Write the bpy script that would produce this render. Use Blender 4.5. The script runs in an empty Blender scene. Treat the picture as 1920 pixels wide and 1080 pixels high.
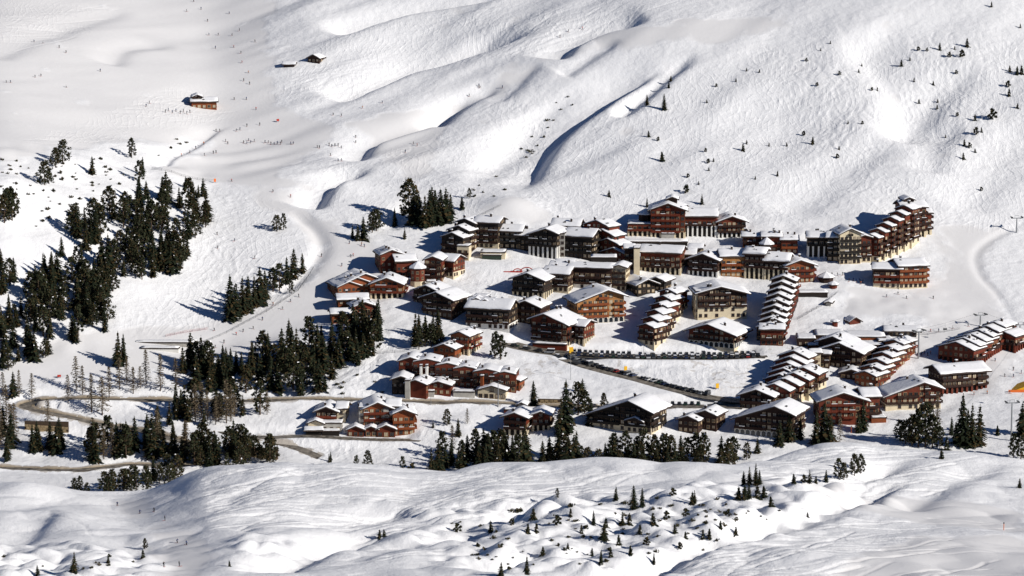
import bpy, bmesh, math, random
import numpy as np
from mathutils import Vector, Matrix

R = math.radians
random.seed(11)
rng = np.random.default_rng(11)
sc = bpy.context.scene
col = sc.collection

# ------------------------------------------------------------------ camera, sky, sun, exposure
PITCH, CAMH, FOC = 9.5, 251.0, 6000.0            # degrees down, metres, focal length in 1920-px units
cd = bpy.data.cameras.new('camera')
cam = bpy.data.objects.new('camera', cd)
col.objects.link(cam)
cam.location = (0, 0, CAMH)
cam.rotation_euler = (R(90 - PITCH), 0, 0)
cd.sensor_width = 36
cd.lens = FOC / 1920 * 36
cd.clip_start = 5
cd.clip_end = 12000
sc.camera = cam

SUN_EL, SUN_AZ = 25.5, 27.0                        # azimuth: from +X turned towards the viewer
sv = Vector((math.cos(R(SUN_EL)) * math.cos(R(SUN_AZ)), -math.cos(R(SUN_EL)) * math.sin(R(SUN_AZ)), math.sin(R(SUN_EL))))
w = bpy.data.worlds.new('World')
sc.world = w
w.use_nodes = True
nt = w.node_tree
bg = nt.nodes['Background']
sky = nt.nodes.new('ShaderNodeTexSky')
sky.sky_type = 'NISHITA'
sky.sun_disc = False
sky.sun_elevation = R(SUN_EL)
sky.sun_rotation = math.atan2(sv.x, sv.y)
sky.altitude = 2000
sky.air_density = 0.9
sky.dust_density = 0.0
sky.ozone_density = 9.0
nt.links.new(sky.outputs[0], bg.inputs[0])
bg.inputs[1].default_value = 0.05
sl = bpy.data.lights.new('sun', 'SUN')
sl.energy = 5.0
sl.angle = R(0.5)
sl.color = (1.0, 0.952, 0.885)
sun = bpy.data.objects.new('sun', sl)
sun.rotation_euler = (-sv).to_track_quat('-Z', 'Y').to_euler()
sun.location = (400, 800, 600)
col.objects.link(sun)
sc.view_settings.view_transform = 'Standard'
sc.view_settings.look = 'None'
sc.view_settings.exposure = 0.0
sc.view_settings.gamma = 1.0
sc.view_settings.use_curve_mapping = False

# ------------------------------------------------------------------ pixel <-> world
cp, sp = math.cos(R(PITCH)), math.sin(R(PITCH))

def pdir(u, v):
    X = (np.asarray(u, float) - 960) / FOC
    Y = (540 - np.asarray(v, float)) / FOC
    return X, cp + Y * sp, -sp + Y * cp

def at_y(u, v, y):
    dx, dy, dz = pdir(u, v)
    t = np.asarray(y, float) / dy
    return dx * t, np.asarray(y, float) + 0 * t, CAMH + dz * t

def ppm(x, y, z):
    return FOC / (y * cp + (CAMH - z) * sp)        # photo pixels per metre there
# ------------------------------------------------------------------ terrain heightfield
def tab(xs, ys, q):
    return np.interp(q, xs, ys)

CREST_U = [-700, 0, 100, 180, 240, 300, 420, 560, 640, 760, 830, 900, 1000, 1130, 1300, 1400, 1440, 1500, 1580, 1650, 1700, 1760, 1800, 1880, 1920, 2620]
CREST_V = [905, 905, 915, 922, 930, 905, 870, 866, 870, 884, 890, 870, 864, 864, 870, 862, 845, 830, 816, 832, 842, 836, 844, 858, 868, 872]
UC = [-700, 0, 400, 800, 1200, 1600, 1920, 2620]
VB = [930, 860, 755, 650, 540, 430, 340, 270, 130, 0, -100]
YB = np.array([
    [1345, 1345, 1345, 1345, 1350, 1355, 1360, 1360],
    [1395, 1395, 1395, 1400, 1390, 1390, 1390, 1390],
    [1440, 1440, 1440, 1440, 1440, 1450, 1450, 1450],
    [1470, 1475, 1490, 1490, 1500, 1500, 1510, 1510],
    [1500, 1508, 1547, 1545, 1555, 1560, 1570, 1575],
    [1530, 1540, 1602, 1610, 1618, 1615, 1630, 1640],
    [1560, 1570, 1662, 1662, 1665, 1660, 1668, 1680],
    [1610, 1625, 1725, 1720, 1705, 1700, 1703, 1715],
    [1750, 1765, 1830, 1810, 1775, 1765, 1768, 1780],
    [1870, 1885, 1930, 1900, 1850, 1832, 1832, 1840],
    [1980, 1995, 2030, 1990, 1935, 1912, 1910, 1915]], float)
YB = 1500 + (YB - 1500) * 1.2

def yB(u, v):                                        # distance of the far side (village and mountain) at a pixel
    u = np.asarray(u, float); v = np.asarray(v, float)
    rows = np.stack([np.interp(u, UC, r) for r in YB], 0)
    vb = np.array(VB, float)
    k = np.clip(np.searchsorted(-vb, -v) - 1, 0, len(vb) - 2)
    f = (vb[k] - v) / (vb[k] - vb[k + 1])
    a = np.take_along_axis(rows, k[None], 0)[0]; b = np.take_along_axis(rows, (k + 1)[None], 0)[0]
    return a + (b - a) * f

def yA(u, v):                                        # distance of the near hummocks
    u = np.asarray(u, float); v = np.asarray(v, float)
    cv = np.interp(u, CREST_U, CREST_V)
    cy = np.interp(u, [0, 1350, 1500, 1920], [1150, 1150, 1215, 1215])
    f = (1080 - v) / (1080 - cv)
    return 955 + (cy - 955) * f

GX = np.arange(-560, 561, 8.0)
GY = np.arange(840, 2761, 8.0)
acc = np.zeros((len(GY), len(GX))); cnt = np.zeros_like(acc)
def splat(x, y, z):
    i = np.round((y - GY[0]) / 8).astype(int); j = np.round((x - GX[0]) / 8).astype(int)
    m = (i >= 0) & (i < len(GY)) & (j >= 0) & (j < len(GX))
    np.add.at(acc, (i[m], j[m]), z[m]); np.add.at(cnt, (i[m], j[m]), 1)
uu, ff = np.meshgrid(np.linspace(-1500, 3420, 700), np.linspace(-0.5, 1, 160))
vv = 1080 + (np.interp(uu, CREST_U, CREST_V) - 1080) * ff
splat(*[a.ravel() for a in at_y(uu, vv, yA(uu, vv))])
uu, vv = np.meshgrid(np.linspace(-1500, 3420, 700), np.linspace(930, -100, 420))
splat(*[a.ravel() for a in at_y(uu, vv, yB(uu.ravel(), vv.ravel()).reshape(uu.shape))])
xs, ys = np.meshgrid(GX, np.arange(1250, 1280, 8.0))
splat(xs.ravel(), ys.ravel(), np.full(xs.size, -58.0))
base = np.zeros_like(acc)
for j in range(len(GX)):
    k = cnt[:, j] > 0
    yy = GY[k]; zz = acc[k, j] / cnt[k, j]
    base[:, j] = np.interp(GY, yy, zz)
    m = GY > yy[-1]
    base[m, j] = zz[-1] + 0.36 * (GY[m] - yy[-1])
def blur(a, s):
    n = int(3 * s + 1); k = np.exp(-0.5 * (np.arange(-n, n + 1) / s) ** 2); k /= k.sum()
    for ax in (0, 1):
        p = np.pad(a, [(n, n) if i == ax else (0, 0) for i in (0, 1)], mode='reflect', reflect_type='odd')
        a = np.apply_along_axis(lambda c: np.convolve(c, k, 'valid'), ax, p)
    return a
base = blur(base, 0.9)

def spaced(parts):
    out = []
    for a, b, s in parts:
        n = max(1, int(round((b - a) / s)))
        out.append(np.linspace(a, b, n, endpoint=False))
    out.append([parts[-1][1]])
    return np.concatenate(out)
TX = spaced([(-520, -330, 5), (-330, 330, 0.85), (330, 520, 5)])
TY = spaced([(860, 930, 3), (930, 1225, 0.7), (1225, 1300, 2.5), (1300, 1990, 0.85), (1990, 2090, 3), (2090, 2720, 10)])
NX, NY = len(TX), len(TY)

def bsp(q, g0, step, n):                             # cubic B-spline weights, dense matrix
    t = (q - g0) / step
    i = np.floor(t).astype(int); f = t - i
    W = np.zeros((len(q), n))
    ws = [(1 - f) ** 3 / 6, (3 * f ** 3 - 6 * f ** 2 + 4) / 6, (-3 * f ** 3 + 3 * f ** 2 + 3 * f + 1) / 6, f ** 3 / 6]
    for k in range(4):
        np.add.at(W, (np.arange(len(q)), np.clip(i - 1 + k, 0, n - 1)), ws[k])
    return W
def up(a, g0y, g0x, step):
    return bsp(TY, g0y, step, a.shape[0]) @ a @ bsp(TX, g0x, step, a.shape[1]).T
def lattice(L, seed):
    r = np.random.default_rng(seed)
    a = r.standard_normal((int(1900 / L) + 6, int(1060 / L) + 6))
    return up(a, 850 - 2 * L, -530 - 2 * L, L) * 1.9
T = up(base, GY[0], GX[0], 8.0)
XX, YY = np.meshgrid(TX, TY)

def wpx(pts, far=True):                              # pixel polyline -> plan polyline on the smooth base
    u = np.array([p[0] for p in pts], float); v = np.array([p[1] for p in pts], float)
    x, y, z = at_y(u, v, yB(u, v) if far else yA(u, v))
    return np.stack([x, y], 1)
def smooth_poly(P, n=6):
    P = np.asarray(P, float)
    Q = np.vstack([2 * P[0] - P[1], P, 2 * P[-1] - P[-2]]); out = []
    for i in range(1, len(Q) - 2):
        for t in np.linspace(0, 1, n, endpoint=False):
            a, b, c, d = Q[i - 1], Q[i], Q[i + 1], Q[i + 2]
            out.append(0.5 * (2 * b + (c - a) * t + (2 * a - 5 * b + 4 * c - d) * t * t + (3 * b - a - 3 * c + d) * t ** 3))
    out.append(P[-1])
    return np.array(out)
def near_poly(P, margin):                            # signed distance (right of travel positive) and position along, on the part of the grid near P
    j0, j1 = np.searchsorted(TX, [P[:, 0].min() - margin, P[:, 0].max() + margin])
    i0, i1 = np.searchsorted(TY, [P[:, 1].min() - margin, P[:, 1].max() + margin])
    s = (slice(i0, i1), slice(j0, j1))
    x = XX[s]; y = YY[s]
    best = np.full(x.shape, 1e9); sd = np.zeros(x.shape); tt = np.zeros(x.shape)
    seg = P[1:] - P[:-1]; L = np.hypot(seg[:, 0], seg[:, 1]); cum = np.concatenate([[0], np.cumsum(L)])
    for k in range(len(seg)):
        if L[k] < 1e-6: continue
        dx = x - P[k, 0]; dy = y - P[k, 1]
        t = np.clip((dx * seg[k, 0] + dy * seg[k, 1]) / L[k] ** 2, 0, 1)
        ex = dx - t * seg[k, 0]; ey = dy - t * seg[k, 1]
        d = np.hypot(ex, ey); m = d < best
        best[m] = d[m]
        sd[m] = (np.where(seg[k, 0] * dy - seg[k, 1] * dx > 0, -1, 1) * d)[m]
        tt[m] = ((cum[k] + t * L[k]) / cum[-1])[m]
    return s, best, sd, tt

def gully(pts, depth, wr, wl, far=True, ends=(0.15, 0.25)):
    """A snow gully: steep bank right of travel (it falls away from the sun), gentle sunny bank left of it."""
    P = smooth_poly(wpx(pts, far))
    s, d, sd, t = near_poly(P, 2.6 * max(wr, wl))
    e = np.clip(np.minimum((t + 0.02) / ends[0], (1.02 - t) / ends[1]), 0, 1); e = e * e * (3 - 2 * e)
    wl = wl * (0.45 + 0.55 * e)
    prof = np.where(sd > 0, np.exp(-(sd / wr) ** 2), np.exp(-(sd / wl) ** 2))
    T[s] -= depth * e * prof
def mound(u, v, h, rx, ry, far=True, ang=0):
    c = wpx([(u, v)], far)[0]
    r = 3 * max(rx, ry)
    j0, j1 = np.searchsorted(TX, [c[0] - r, c[0] + r]); i0, i1 = np.searchsorted(TY, [c[1] - r, c[1] + r])
    s = (slice(i0, i1), slice(j0, j1))
    dx = XX[s] - c[0]; dy = YY[s] - c[1]; ca, sa = math.cos(R(ang)), math.sin(R(ang))
    a = dx * ca + dy * sa; b = -dx * sa + dy * ca
    T[s] += h * np.exp(-(a / rx) ** 2 - (b / ry) ** 2)

def px_mask(polys, far=True, soft=1.0):              # soft plan mask of pixel polygons
    g = 4.0
    gx = np.arange(-530, 531, g); gy = np.arange(850, 2731, g)
    X, Y = np.meshgrid(gx, gy); M = np.zeros(X.shape)
    for pl in polys:
        P = wpx(pl, far); ins = np.zeros(X.shape, bool)
        for k in range(len(P)):
            a = P[k]; b = P[k - 1]
            c = ((a[1] > Y) != (b[1] > Y)) & (X < (b[0] - a[0]) * (Y - a[1]) / (b[1] - a[1] + 1e-9) + a[0])
            ins ^= c
        M[ins] = 1
    return np.clip(up(blur(M, soft), 850, -530, g), 0, 1)

# broad swells
far_w = np.clip((YY - 1300) / 60, 0, 1); high_w = np.clip((YY - 1670) / 60, 0, 1)
T += lattice(60, 1) * (0.5 + 1.0 * high_w) + lattice(28, 2) * (0.22 + 0.35 * high_w)
near_w = np.clip((1235 - YY) / 40, 0, 1)
T += near_w * (lattice(34, 3) * 0.9 + lattice(17, 4) * 0.30)
# gullies of the mountain (the blue strips of the photograph are their right banks)
gully([(962, 365), (985, 330), (1012, 283), (1058, 236), (1108, 202), (1170, 160), (1230, 125), (1300, 90)], 8.5, 7, 24, True, (0.3, 0.3))
gully([(1150, 225), (1195, 187), (1245, 143), (1300, 103)], 5, 6, 6)
gully([(662, 300), (688, 268), (735, 250), (800, 228), (852, 188), (880, 160)], 6, 6, 13)
gully([(578, 392), (604, 358), (640, 330), (690, 310)], 6, 6, 12)
gully([(1040, 118), (1062, 92), (1100, 70), (1150, 50), (1220, 40)], 6.5, 7, 15)
gully([(1050, 145), (1110, 108), (1160, 82)], 2.5, 6, 8)
gully([(632, 72), (658, 55), (700, 38), (770, 18), (900, -8), (1000, -25)], 8.5, 7, 17)
gully([(625, 188), (660, 166), (700, 150), (760, 122), (830, 104), (930, 76), (1000, 48)], 9, 8, 17)
gully([(812, 240), (848, 203), (890, 175), (950, 150)], 4, 6, 10)
gully([(930, 190), (975, 150), (1010, 120)], 1.5, 5, 8)
gully([(1460, 405), (1530, 360), (1600, 300), (1660, 255)], 2.6, 14, 16)
gully([(1670, 270), (1720, 215), (1765, 165), (1840, 125)], 3.2, 11, 14)
gully([(1585, 55), (1645, 115), (1695, 195), (1712, 270)][::-1], 4, 24, 13)
gully([(1800, 400), (1850, 330), (1890, 285), (1960, 230)], 3, 14, 18)
gully([(1740, 330), (1755, 270), (1800, 230)], 2.5, 10, 12)
gully([(1500, 150), (1470, 230), (1440, 330)][::-1], 1.5, 20, 20)
gully([(205, 128), (225, 98), (260, 88), (330, 84)], 1.8, 7, 12)
gully([(-20, 115), (60, 80), (140, 55)], 1.8, 9, 16)
gully([(100, 60), (160, 40), (240, 10)], 1.5, 8, 14)
mound(955, 395, 5, 16, 14)
mound(640, 350, 3, 14, 12)
gully([(283, 316), (340, 283), (398, 250), (430, 235)], 2.2, 2.5, 8)
gully([(880, 345), (960, 260), (1040, 190), (1110, 150)], 3.0, 10, 10)
gully([(720, 430), (760, 395), (800, 370)], 2.5, 6, 8)
gully([(500, 560), (560, 520), (600, 470), (590, 430), (545, 395)][::-1], 2.0, 4, 5)
# long slanting swells of the mountain
def slant(L1, L2, ang, seed):
    r = np.random.default_rng(seed); ca, sa = math.cos(R(ang)), math.sin(R(ang))
    a = (XX * ca + (YY - 1600) * sa) / L1 + 40; b = (-XX * sa + (YY - 1600) * ca) / L2 + 90
    g = r.standard_normal((260, 320)); i = np.floor(a).astype(int); j = np.floor(b).astype(int); f = a - i; h = b - j
    wf = [(1 - f) ** 3 / 6, (3 * f ** 3 - 6 * f ** 2 + 4) / 6, (-3 * f ** 3 + 3 * f ** 2 + 3 * f + 1) / 6, f ** 3 / 6]
    wh = [(1 - h) ** 3 / 6, (3 * h ** 3 - 6 * h ** 2 + 4) / 6, (-3 * h ** 3 + 3 * h ** 2 + 3 * h + 1) / 6, h ** 3 / 6]
    return 1.9 * sum(wf[p] * wh[q] * g[np.clip(i + p - 1, 0, 259), np.clip(j + q - 1, 0, 319)] for p in range(4) for q in range(4))
left_up = np.clip((120 - XX) / 120, 0.35, 1)
T += high_w * left_up * (1 - 0.75 * px_mask([[(-200, 300), (-200, -100), (500, -100), (500, 60), (520, 220), (420, 260), (200, 280)]], True, 4.0)) * (slant(55, 15, 42, 41) * 0.95 + slant(26, 6.5, 42, 42) * 0.30)
T += high_w * (1 - left_up) * slant(40, 12, 60, 43) * 0.7
gully([(1925, 418), (1855, 452), (1828, 482), (1840, 522), (1872, 556), (1905, 610)], 0.6, 2.5, 3)
# near hummocks
gully([(1150, 1100), (1290, 1040), (1400, 1012), (1500, 987), (1570, 955), (1650, 922)], 5.0, 6.0, 6, False, (0.1, 0.2))
gully([(1618, 950), (1626, 928), (1650, 912), (1680, 905)], 5, 5, 7, False)
gully([(1450, 905), (1490, 912), (1590, 905), (1640, 880), (1700, 868)], 4.2, 6, 7, False)
gully([(1680, 960), (1760, 912), (1830, 890), (1900, 880)], 2.6, 7, 10, False)
gully([(20, 1030), (58, 1003), (95, 972)], 2.6, 5, 10, False)
gully([(470, 1085), (560, 1047), (640, 1012), (720, 985)], 6.5, 8, 10, False)
gully([(430, 1005), (480, 985), (560, 965)], 1.5, 8, 14, False)
gully([(830, 1030), (895, 987), (1000, 952), (1040, 940)], 6, 7, 9, False)
gully([(600, 985), (680, 970), (770, 955)], 3.4, 7, 12, False)
gully([(180, 1010), (260, 1035), (300, 1050)], 2.0, 8, 8, False)
gully([(240, 925), (275, 965), (310, 1010), (330, 1090)], 3.0, 18, 18, False, (0.05, 0.05))
gully([(900, 1085), (960, 1060), (1080, 1050), (1180, 1020)], 4, 7, 10, False)
mound(560, 1035, 2.0, 14, 16, False)
mound(700, 1050, 2.5, 22, 22, False)
mound(90, 985, 2.5, 22, 20, False)
mound(1350, 1005, 3.0, 9, 10, False)
mound(1612, 896, 3.6, 8, 9, False)
mound(1480, 955, 2.0, 10, 8, False)
mound(860, 985, 2.0, 12, 9, False)
gully([(640, 1060), (720, 1035), (800, 1022)], 2.0, 6, 9, False)
gully([(20, 960), (90, 945), (160, 940)], 1.5, 6, 10, False)
bump_m = px_mask([[(780, 960), (1000, 935), (1180, 930), (1420, 920), (1560, 915), (1660, 925), (1590, 965), (1500, 1000), (1330, 1045), (1180, 1095), (880, 1090), (760, 1020)]], False, 2.0)
bump_l = px_mask([[(-200, 1035), (80, 1030), (280, 1045), (300, 1100), (-200, 1110)], [(420, 1030), (560, 1010), (560, 1050), (460, 1070)]], False, 1.5)
T += (bump_m + bump_l) * (np.abs(lattice(13, 6)) * 1.5 + np.abs(lattice(6.5, 7)) * 1.6 + np.abs(lattice(3.8, 61)) * 0.6)
T += near_w * (1 - np.clip(bump_m + bump_l, 0, 1)) * (np.abs(lattice(16, 62)) * 0.8 + np.abs(lattice(8, 64)) * 0.35)
bank_l = px_mask([[(-60, 290), (270, 270), (400, 260), (400, 340), (330, 520), (210, 640), (60, 690), (-60, 690)]], True, 2.5)
T += bank_l * (lattice(14, 8) * 0.8 + lattice(7, 9) * 0.4)
wild = px_mask([[(0, 740), (560, 760), (620, 860), (400, 900), (0, 860)], [(330, 640), (640, 600), (720, 640), (740, 760), (330, 745)], [(820, 790), (1400, 800), (1850, 790), (1900, 880), (820, 900)]], True, 2.0)
T += wild * far_w * (lattice(12, 10) * 0.55 + lattice(6, 11) * 0.25)
vill = px_mask([[(600, 520), (760, 440), (1200, 400), (1760, 390), (1780, 560), (1920, 600), (1920, 760), (1400, 840), (560, 830), (700, 640)]], True, 3.0)
T += vill * (lattice(9, 12) * 0.28 + lattice(4, 63) * 0.12)

groomed = px_mask([
    [(-60, 330), (-60, -60), (560, -60), (500, 60), (520, 200), (640, 240), (560, 290), (520, 330), (560, 390), (640, 440), (740, 470), (720, 560), (560, 640), (340, 640), (420, 600), (560, 545), (600, 480), (560, 420), (430, 340), (300, 330), (420, 250), (200, 270)],
    [(640, 240), (900, 165), (1000, 110), (1330, 40), (1500, 40), (1330, 90), (1100, 95), (960, 150), (880, 180), (740, 250), (740, 330), (690, 250)],
    [(740, 250), (830, 230), (800, 330), (760, 340)],
    [(1750, 430), (1900, 425), (1840, 480), (1860, 560), (1900, 620), (1860, 740), (1700, 660), (1740, 600), (1560, 590), (1600, 540), (1700, 560), (1780, 520)],
    [(60, 720), (0, 730), (-60, 700), (200, 620), (430, 600), (560, 640), (330, 690)],
    [(880, 400), (960, 376), (1060, 408), (960, 425)]], True, 1.2)
groomed = np.maximum(groomed, near_w * px_mask([[(200, 925), (260, 930), (330, 1000), (390, 1010), (380, 1100), (300, 1100), (310, 1010)],
    [(1380, 905), (1640, 915), (1920, 960), (1920, 1100), (1500, 1100), (1700, 1010), (1920, 1010), (1600, 960)]], False, 1.0))
groomed = np.clip((groomed + 0.16 * lattice(9, 51) + 0.10 * lattice(3.5, 52) - 0.35) / 0.3, 0, 1)
rough = 1 - groomed

# ski tracks, carved as grooves
def fidx(x, y):
    return np.interp(y, TY, np.arange(NY)), np.interp(x, TX, np.arange(NX))
def hgt(x, y):
    fy, fx = fidx(x, y)
    i = np.clip(fy.astype(int), 0, NY - 2); j = np.clip(fx.astype(int), 0, NX - 2); a = fy - i; b = fx - j
    return (T[i, j] * (1 - a) * (1 - b) + T[i + 1, j] * a * (1 - b) + T[i, j + 1] * (1 - a) * b + T[i + 1, j + 1] * a * b)
TRK = np.zeros_like(T)
def groove(x, y, w=1.0):
    fy, fx = fidx(x, y)
    i = np.clip(fy.astype(int), 0, NY - 2); j = np.clip(fx.astype(int), 0, NX - 2); a = fy - i; b = fx - j
    for di, dj, ww in ((0, 0, (1 - a) * (1 - b)), (1, 0, a * (1 - b)), (0, 1, (1 - a) * b), (1, 1, a * b)):
        np.add.at(TRK, (i + di, j + dj), ww * w)
def tracks(poly, n, far=True, heading=None, amp=0.9, wave=14, length=(40, 160), seed=0, wgt=0.6):
    r = np.random.default_rng(seed)
    P = wpx(poly, far); lo = P.min(0); hi = P.max(0)
    def inside(q):
        ins = np.zeros(len(q), bool)
        for k in range(len(P)):
            a = P[k]; b = P[k - 1]
            ins ^= ((a[1] > q[:, 1]) != (b[1] > q[:, 1])) & (q[:, 0] < (b[0] - a[0]) * (q[:, 1] - a[1]) / (b[1] - a[1] + 1e-9) + a[0])
        return ins
    q = np.zeros((0, 2))
    while len(q) < n:
        c = lo + r.random((n * 3, 2)) * (hi - lo); q = np.vstack([q, c[inside(c)]])
    q = q[:n]; x = q[:, 0].copy(); y = q[:, 1].copy()
    ln = r.uniform(length[0], length[1], n); ph = r.uniform(0, 6.28, n); am = amp * r.uniform(0.2, 1.3, n); wv = wave * r.uniform(0.6, 1.8, n)
    hd = (heading if heading is not None else 0) + r.normal(0, 0.35, n)
    step = 0.4
    for k in range(int(length[1] / step)):
        s = k * step
        if heading is None and k % 10 == 0:
            e = 4.0
            gx = (hgt(x + e, y) - hgt(x - e, y)); gy = (hgt(x, y + e) - hgt(x, y - e))
            dh = np.arctan2(-gy, -gx) + (hd if heading is None else 0)
        d = (dh if heading is None else hd) + am * np.sin(6.283 * s / wv + ph)
        x = x + np.cos(d) * step; y = y + np.sin(d) * step
        ok = (s < ln) & (x > lo[0]) & (x < hi[0]) & (y > lo[1]) & (y < hi[1])
        ok &= inside(np.stack([x, y], 1)) if k % 4 == 0 else True
        ln = np.where((k % 4 == 0) & ~ok, 0, ln)
        if ok.any(): groove(x[ok], y[ok], wgt)
tracks([(960, 380), (1110, 230), (1300, 110), (1560, 60), (1640, 110), (1720, 230), (1640, 330), (1500, 410), (1400, 410), (1180, 420), (1080, 410)], 480, wave=24, amp=0.55, seed=1, length=(60, 240))
tracks([(1560, 60), (1920, 50), (1940, 420), (1760, 420), (1560, 400), (1720, 240)], 230, wave=26, amp=0.5, seed=2, length=(60, 220))
tracks([(520, 180), (640, 60), (960, 0), (1300, 0), (1050, 90), (800, 130), (640, 200)], 110, heading=math.radians(205), amp=0.25, wave=40, seed=3)
tracks([(-40, 0), (240, 0), (200, 60), (-40, 130)], 50, heading=math.radians(205), amp=0.2, wave=50, seed=4)
tracks([(0, 270), (330, 160), (470, 190), (380, 250), (120, 275)], 60, heading=math.radians(205), amp=0.3, wave=30, seed=5)
tracks([(540, 290), (690, 300), (900, 200), (1040, 130), (1000, 300), (880, 400), (700, 440), (600, 390)], 150, wave=20, amp=0.7, seed=6)
tracks([(395, 340), (560, 400), (600, 470), (520, 560), (250, 640), (240, 560), (380, 450)], 150, wave=30, amp=0.4, seed=7)
tracks([(850, 500), (960, 480), (950, 560), (870, 545)], 26, wave=30, amp=0.2, seed=8)
tracks([(1560, 590), (1740, 600), (1700, 640), (1480, 640)], 30, wave=40, amp=0.12, seed=9)
tracks([(600, 600), (740, 600), (740, 740), (560, 740), (660, 690)], 40, wave=30, amp=0.4, seed=10)
tracks([(440, 780), (600, 770), (800, 770), (930, 770), (800, 870), (560, 850)], 40, wave=40, amp=0.3, seed=11)
tracks([(1080, 670), (1400, 670), (1380, 730), (1150, 690)], 30, wave=40, amp=0.15, seed=12)
tracks([(0, 760), (300, 800), (340, 860), (0, 860)], 30, wave=40, amp=0.3, seed=13)
tracks([(380, 890), (560, 875), (860, 890), (760, 960), (480, 1000), (400, 960)], 30, False, heading=math.radians(190), amp=0.2, wave=70, seed=14)
tracks([(640, 960), (860, 890), (1300, 880), (1020, 940), (700, 1000)], 40, False, heading=math.radians(195), amp=0.15, wave=60, seed=15)
tracks([(1400, 870), (1560, 830), (1900, 880), (1900, 930), (1640, 920), (1440, 890)], 24, False, heading=math.radians(200), amp=0.25, wave=60, seed=16)
tracks([(1280, 1060), (1500, 985), (1900, 960), (1920, 1090), (1240, 1100)], 24, False, heading=math.radians(205), amp=0.15, wave=80, length=(60, 220), seed=17)
tracks([(0, 930), (180, 935), (290, 1000), (0, 1030)], 8, False, heading=math.radians(330), amp=0.3, wave=60, seed=18)
tracks([(560, 1010), (900, 1000), (1100, 1040), (900, 1090), (560, 1090)], 9, False, heading=math.radians(190), amp=0.9, wave=50, seed=19)
tracks([(380, 880), (860, 890), (1300, 880), (1200, 940), (760, 1000), (400, 1000)], 30, False, heading=math.radians(200), amp=0.12, wave=90, length=(60, 200), seed=24, wgt=1.0)
tracks([(1240, 1080), (1500, 1000), (1920, 960), (1920, 1100), (1240, 1100)], 34, False, heading=math.radians(208), amp=0.12, wave=90, length=(60, 220), seed=25, wgt=1.0)
tracks([(1380, 900), (1560, 830), (1900, 870), (1900, 930), (1640, 920)], 30, False, heading=math.radians(205), amp=0.2, wave=60, length=(40, 120), seed=26, wgt=1.0)
TRK = np.clip(TRK, 0, 1.6)
def box5(a, n):
    for ax in (0, 1):
        c = np.cumsum(np.pad(a, [(n + 1, n) if i == ax else (0, 0) for i in (0, 1)], mode='edge'), ax)
        a = (np.take(c, np.arange(2 * n + 1, c.shape[ax]), ax) - np.take(c, np.arange(0, c.shape[ax] - 2 * n - 1), ax)) / (2 * n + 1)
    return a
TRACKED = np.clip(box5(box5(TRK, 9), 9) * 3.0, 0, 1) * (1 - 0.85 * near_w)
T -= (0.19 * np.clip(0.55 + 0.5 * lattice(30, 71), 0.12, 1) * (1 - near_w) + 0.30 * near_w) * TRK
# trodden, lumpy snow off piste
T += rough * far_w * (lattice(3.2, 20) * 0.06 + lattice(1.7, 21) * 0.035) + near_w * rough * lattice(4, 22) * 0.03
yards = px_mask([[(700, 560), (860, 540), (1180, 460), (1500, 470), (1530, 540), (1480, 640), (1700, 690), (1740, 720), (1420, 790), (900, 790), (760, 700)]], True, 3.0)
DIRT = yards * (1 - groomed) * np.clip(0.05 + 0.28 * lattice(13, 81), 0, 0.34)
# ------------------------------------------------------------------ roads cut into the snow
def sstep(x): x = np.clip(x, 0, 1); return x * x * (3 - 2 * x)
ROADS = {}
def road_cut(key, pts, width, bank=0.8, dirt=1.0, far=True, level=25):
    P = smooth_poly(wpx(pts, far), 8)
    seg = np.hypot(*(P[1:] - P[:-1]).T); cum = np.concatenate([[0], np.cumsum(seg)])
    q = np.arange(0, cum[-1], 1.5); C = np.stack([np.interp(q, cum, P[:, 0]), np.interp(q, cum, P[:, 1])], 1)
    z = hgt(C[:, 0], C[:, 1])
    n = int(level / 1.5); k = np.hanning(2 * n + 3)[1:-1]; k /= k.sum()
    z = np.convolve(np.pad(z, n, mode='reflect', reflect_type='odd'), k, 'valid') - 0.3
    s, d, sd, t = near_poly(C, width / 2 + 14)
    zr = np.interp(t, np.linspace(0, 1, len(z)), z)
    hw = width / 2
    f = 1 - sstep((d - hw - 0.4) / 7.0)
    bk = bank * np.exp(-((d - hw - 1.7) / 1.1) ** 2) * (0.7 + 0.3 * lattice(5, 31)[s])
    e = np.clip(np.minimum(t, 1 - t) * cum[-1] / 6, 0, 1)
    T[s] = T[s] * (1 - f * e) + (zr - 0.12) * f * e + bk * e * (d > hw + 0.2)
    DIRT[s] = np.maximum(DIRT[s], dirt * e * np.exp(-(np.maximum(d - hw, 0) / 2.6) ** 2))
    ROADS[key] = (C, z, width)
road_cut('main', [(1420, 752), (1300, 757), (1180, 757), (1040, 757), (900, 752), (780, 752), (640, 749), (500, 748), (330, 748), (200, 750), (100, 750), (58, 754), (48, 763), (75, 773), (160, 787), (250, 803), (330, 825), (400, 843), (460, 862)], 5.6, 1.1, 1.0)
road_cut('lane', [(415, 806), (450, 817), (520, 829), (570, 845), (612, 862)], 5.5, 0.5, 0.7)
road_cut('spur', [(450, 812), (510, 816), (560, 815), (640, 818), (790, 822)], 5.0, 0.4, 0.5)
road_cut('valley', [(-120, 880), (0, 876), (120, 880), (180, 876), (250, 866), (350, 869), (440, 872)], 5.0, 1.1, 1.0)
road_cut('upper_car_park', [(940, 640), (990, 652), (1060, 662), (1140, 667), (1220, 668), (1330, 667), (1440, 664)], 13, 0.3, 0.25)
road_cut('car_park_road', [(1050, 668), (1100, 686), (1200, 709), (1300, 733), (1360, 742), (1420, 749)], 9.5, 0.4, 0.3)
road_cut('lower_car_park', [(1215, 756), (1260, 752), (1330, 756), (1400, 762)], 8, 0.3, 0.2)

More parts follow.
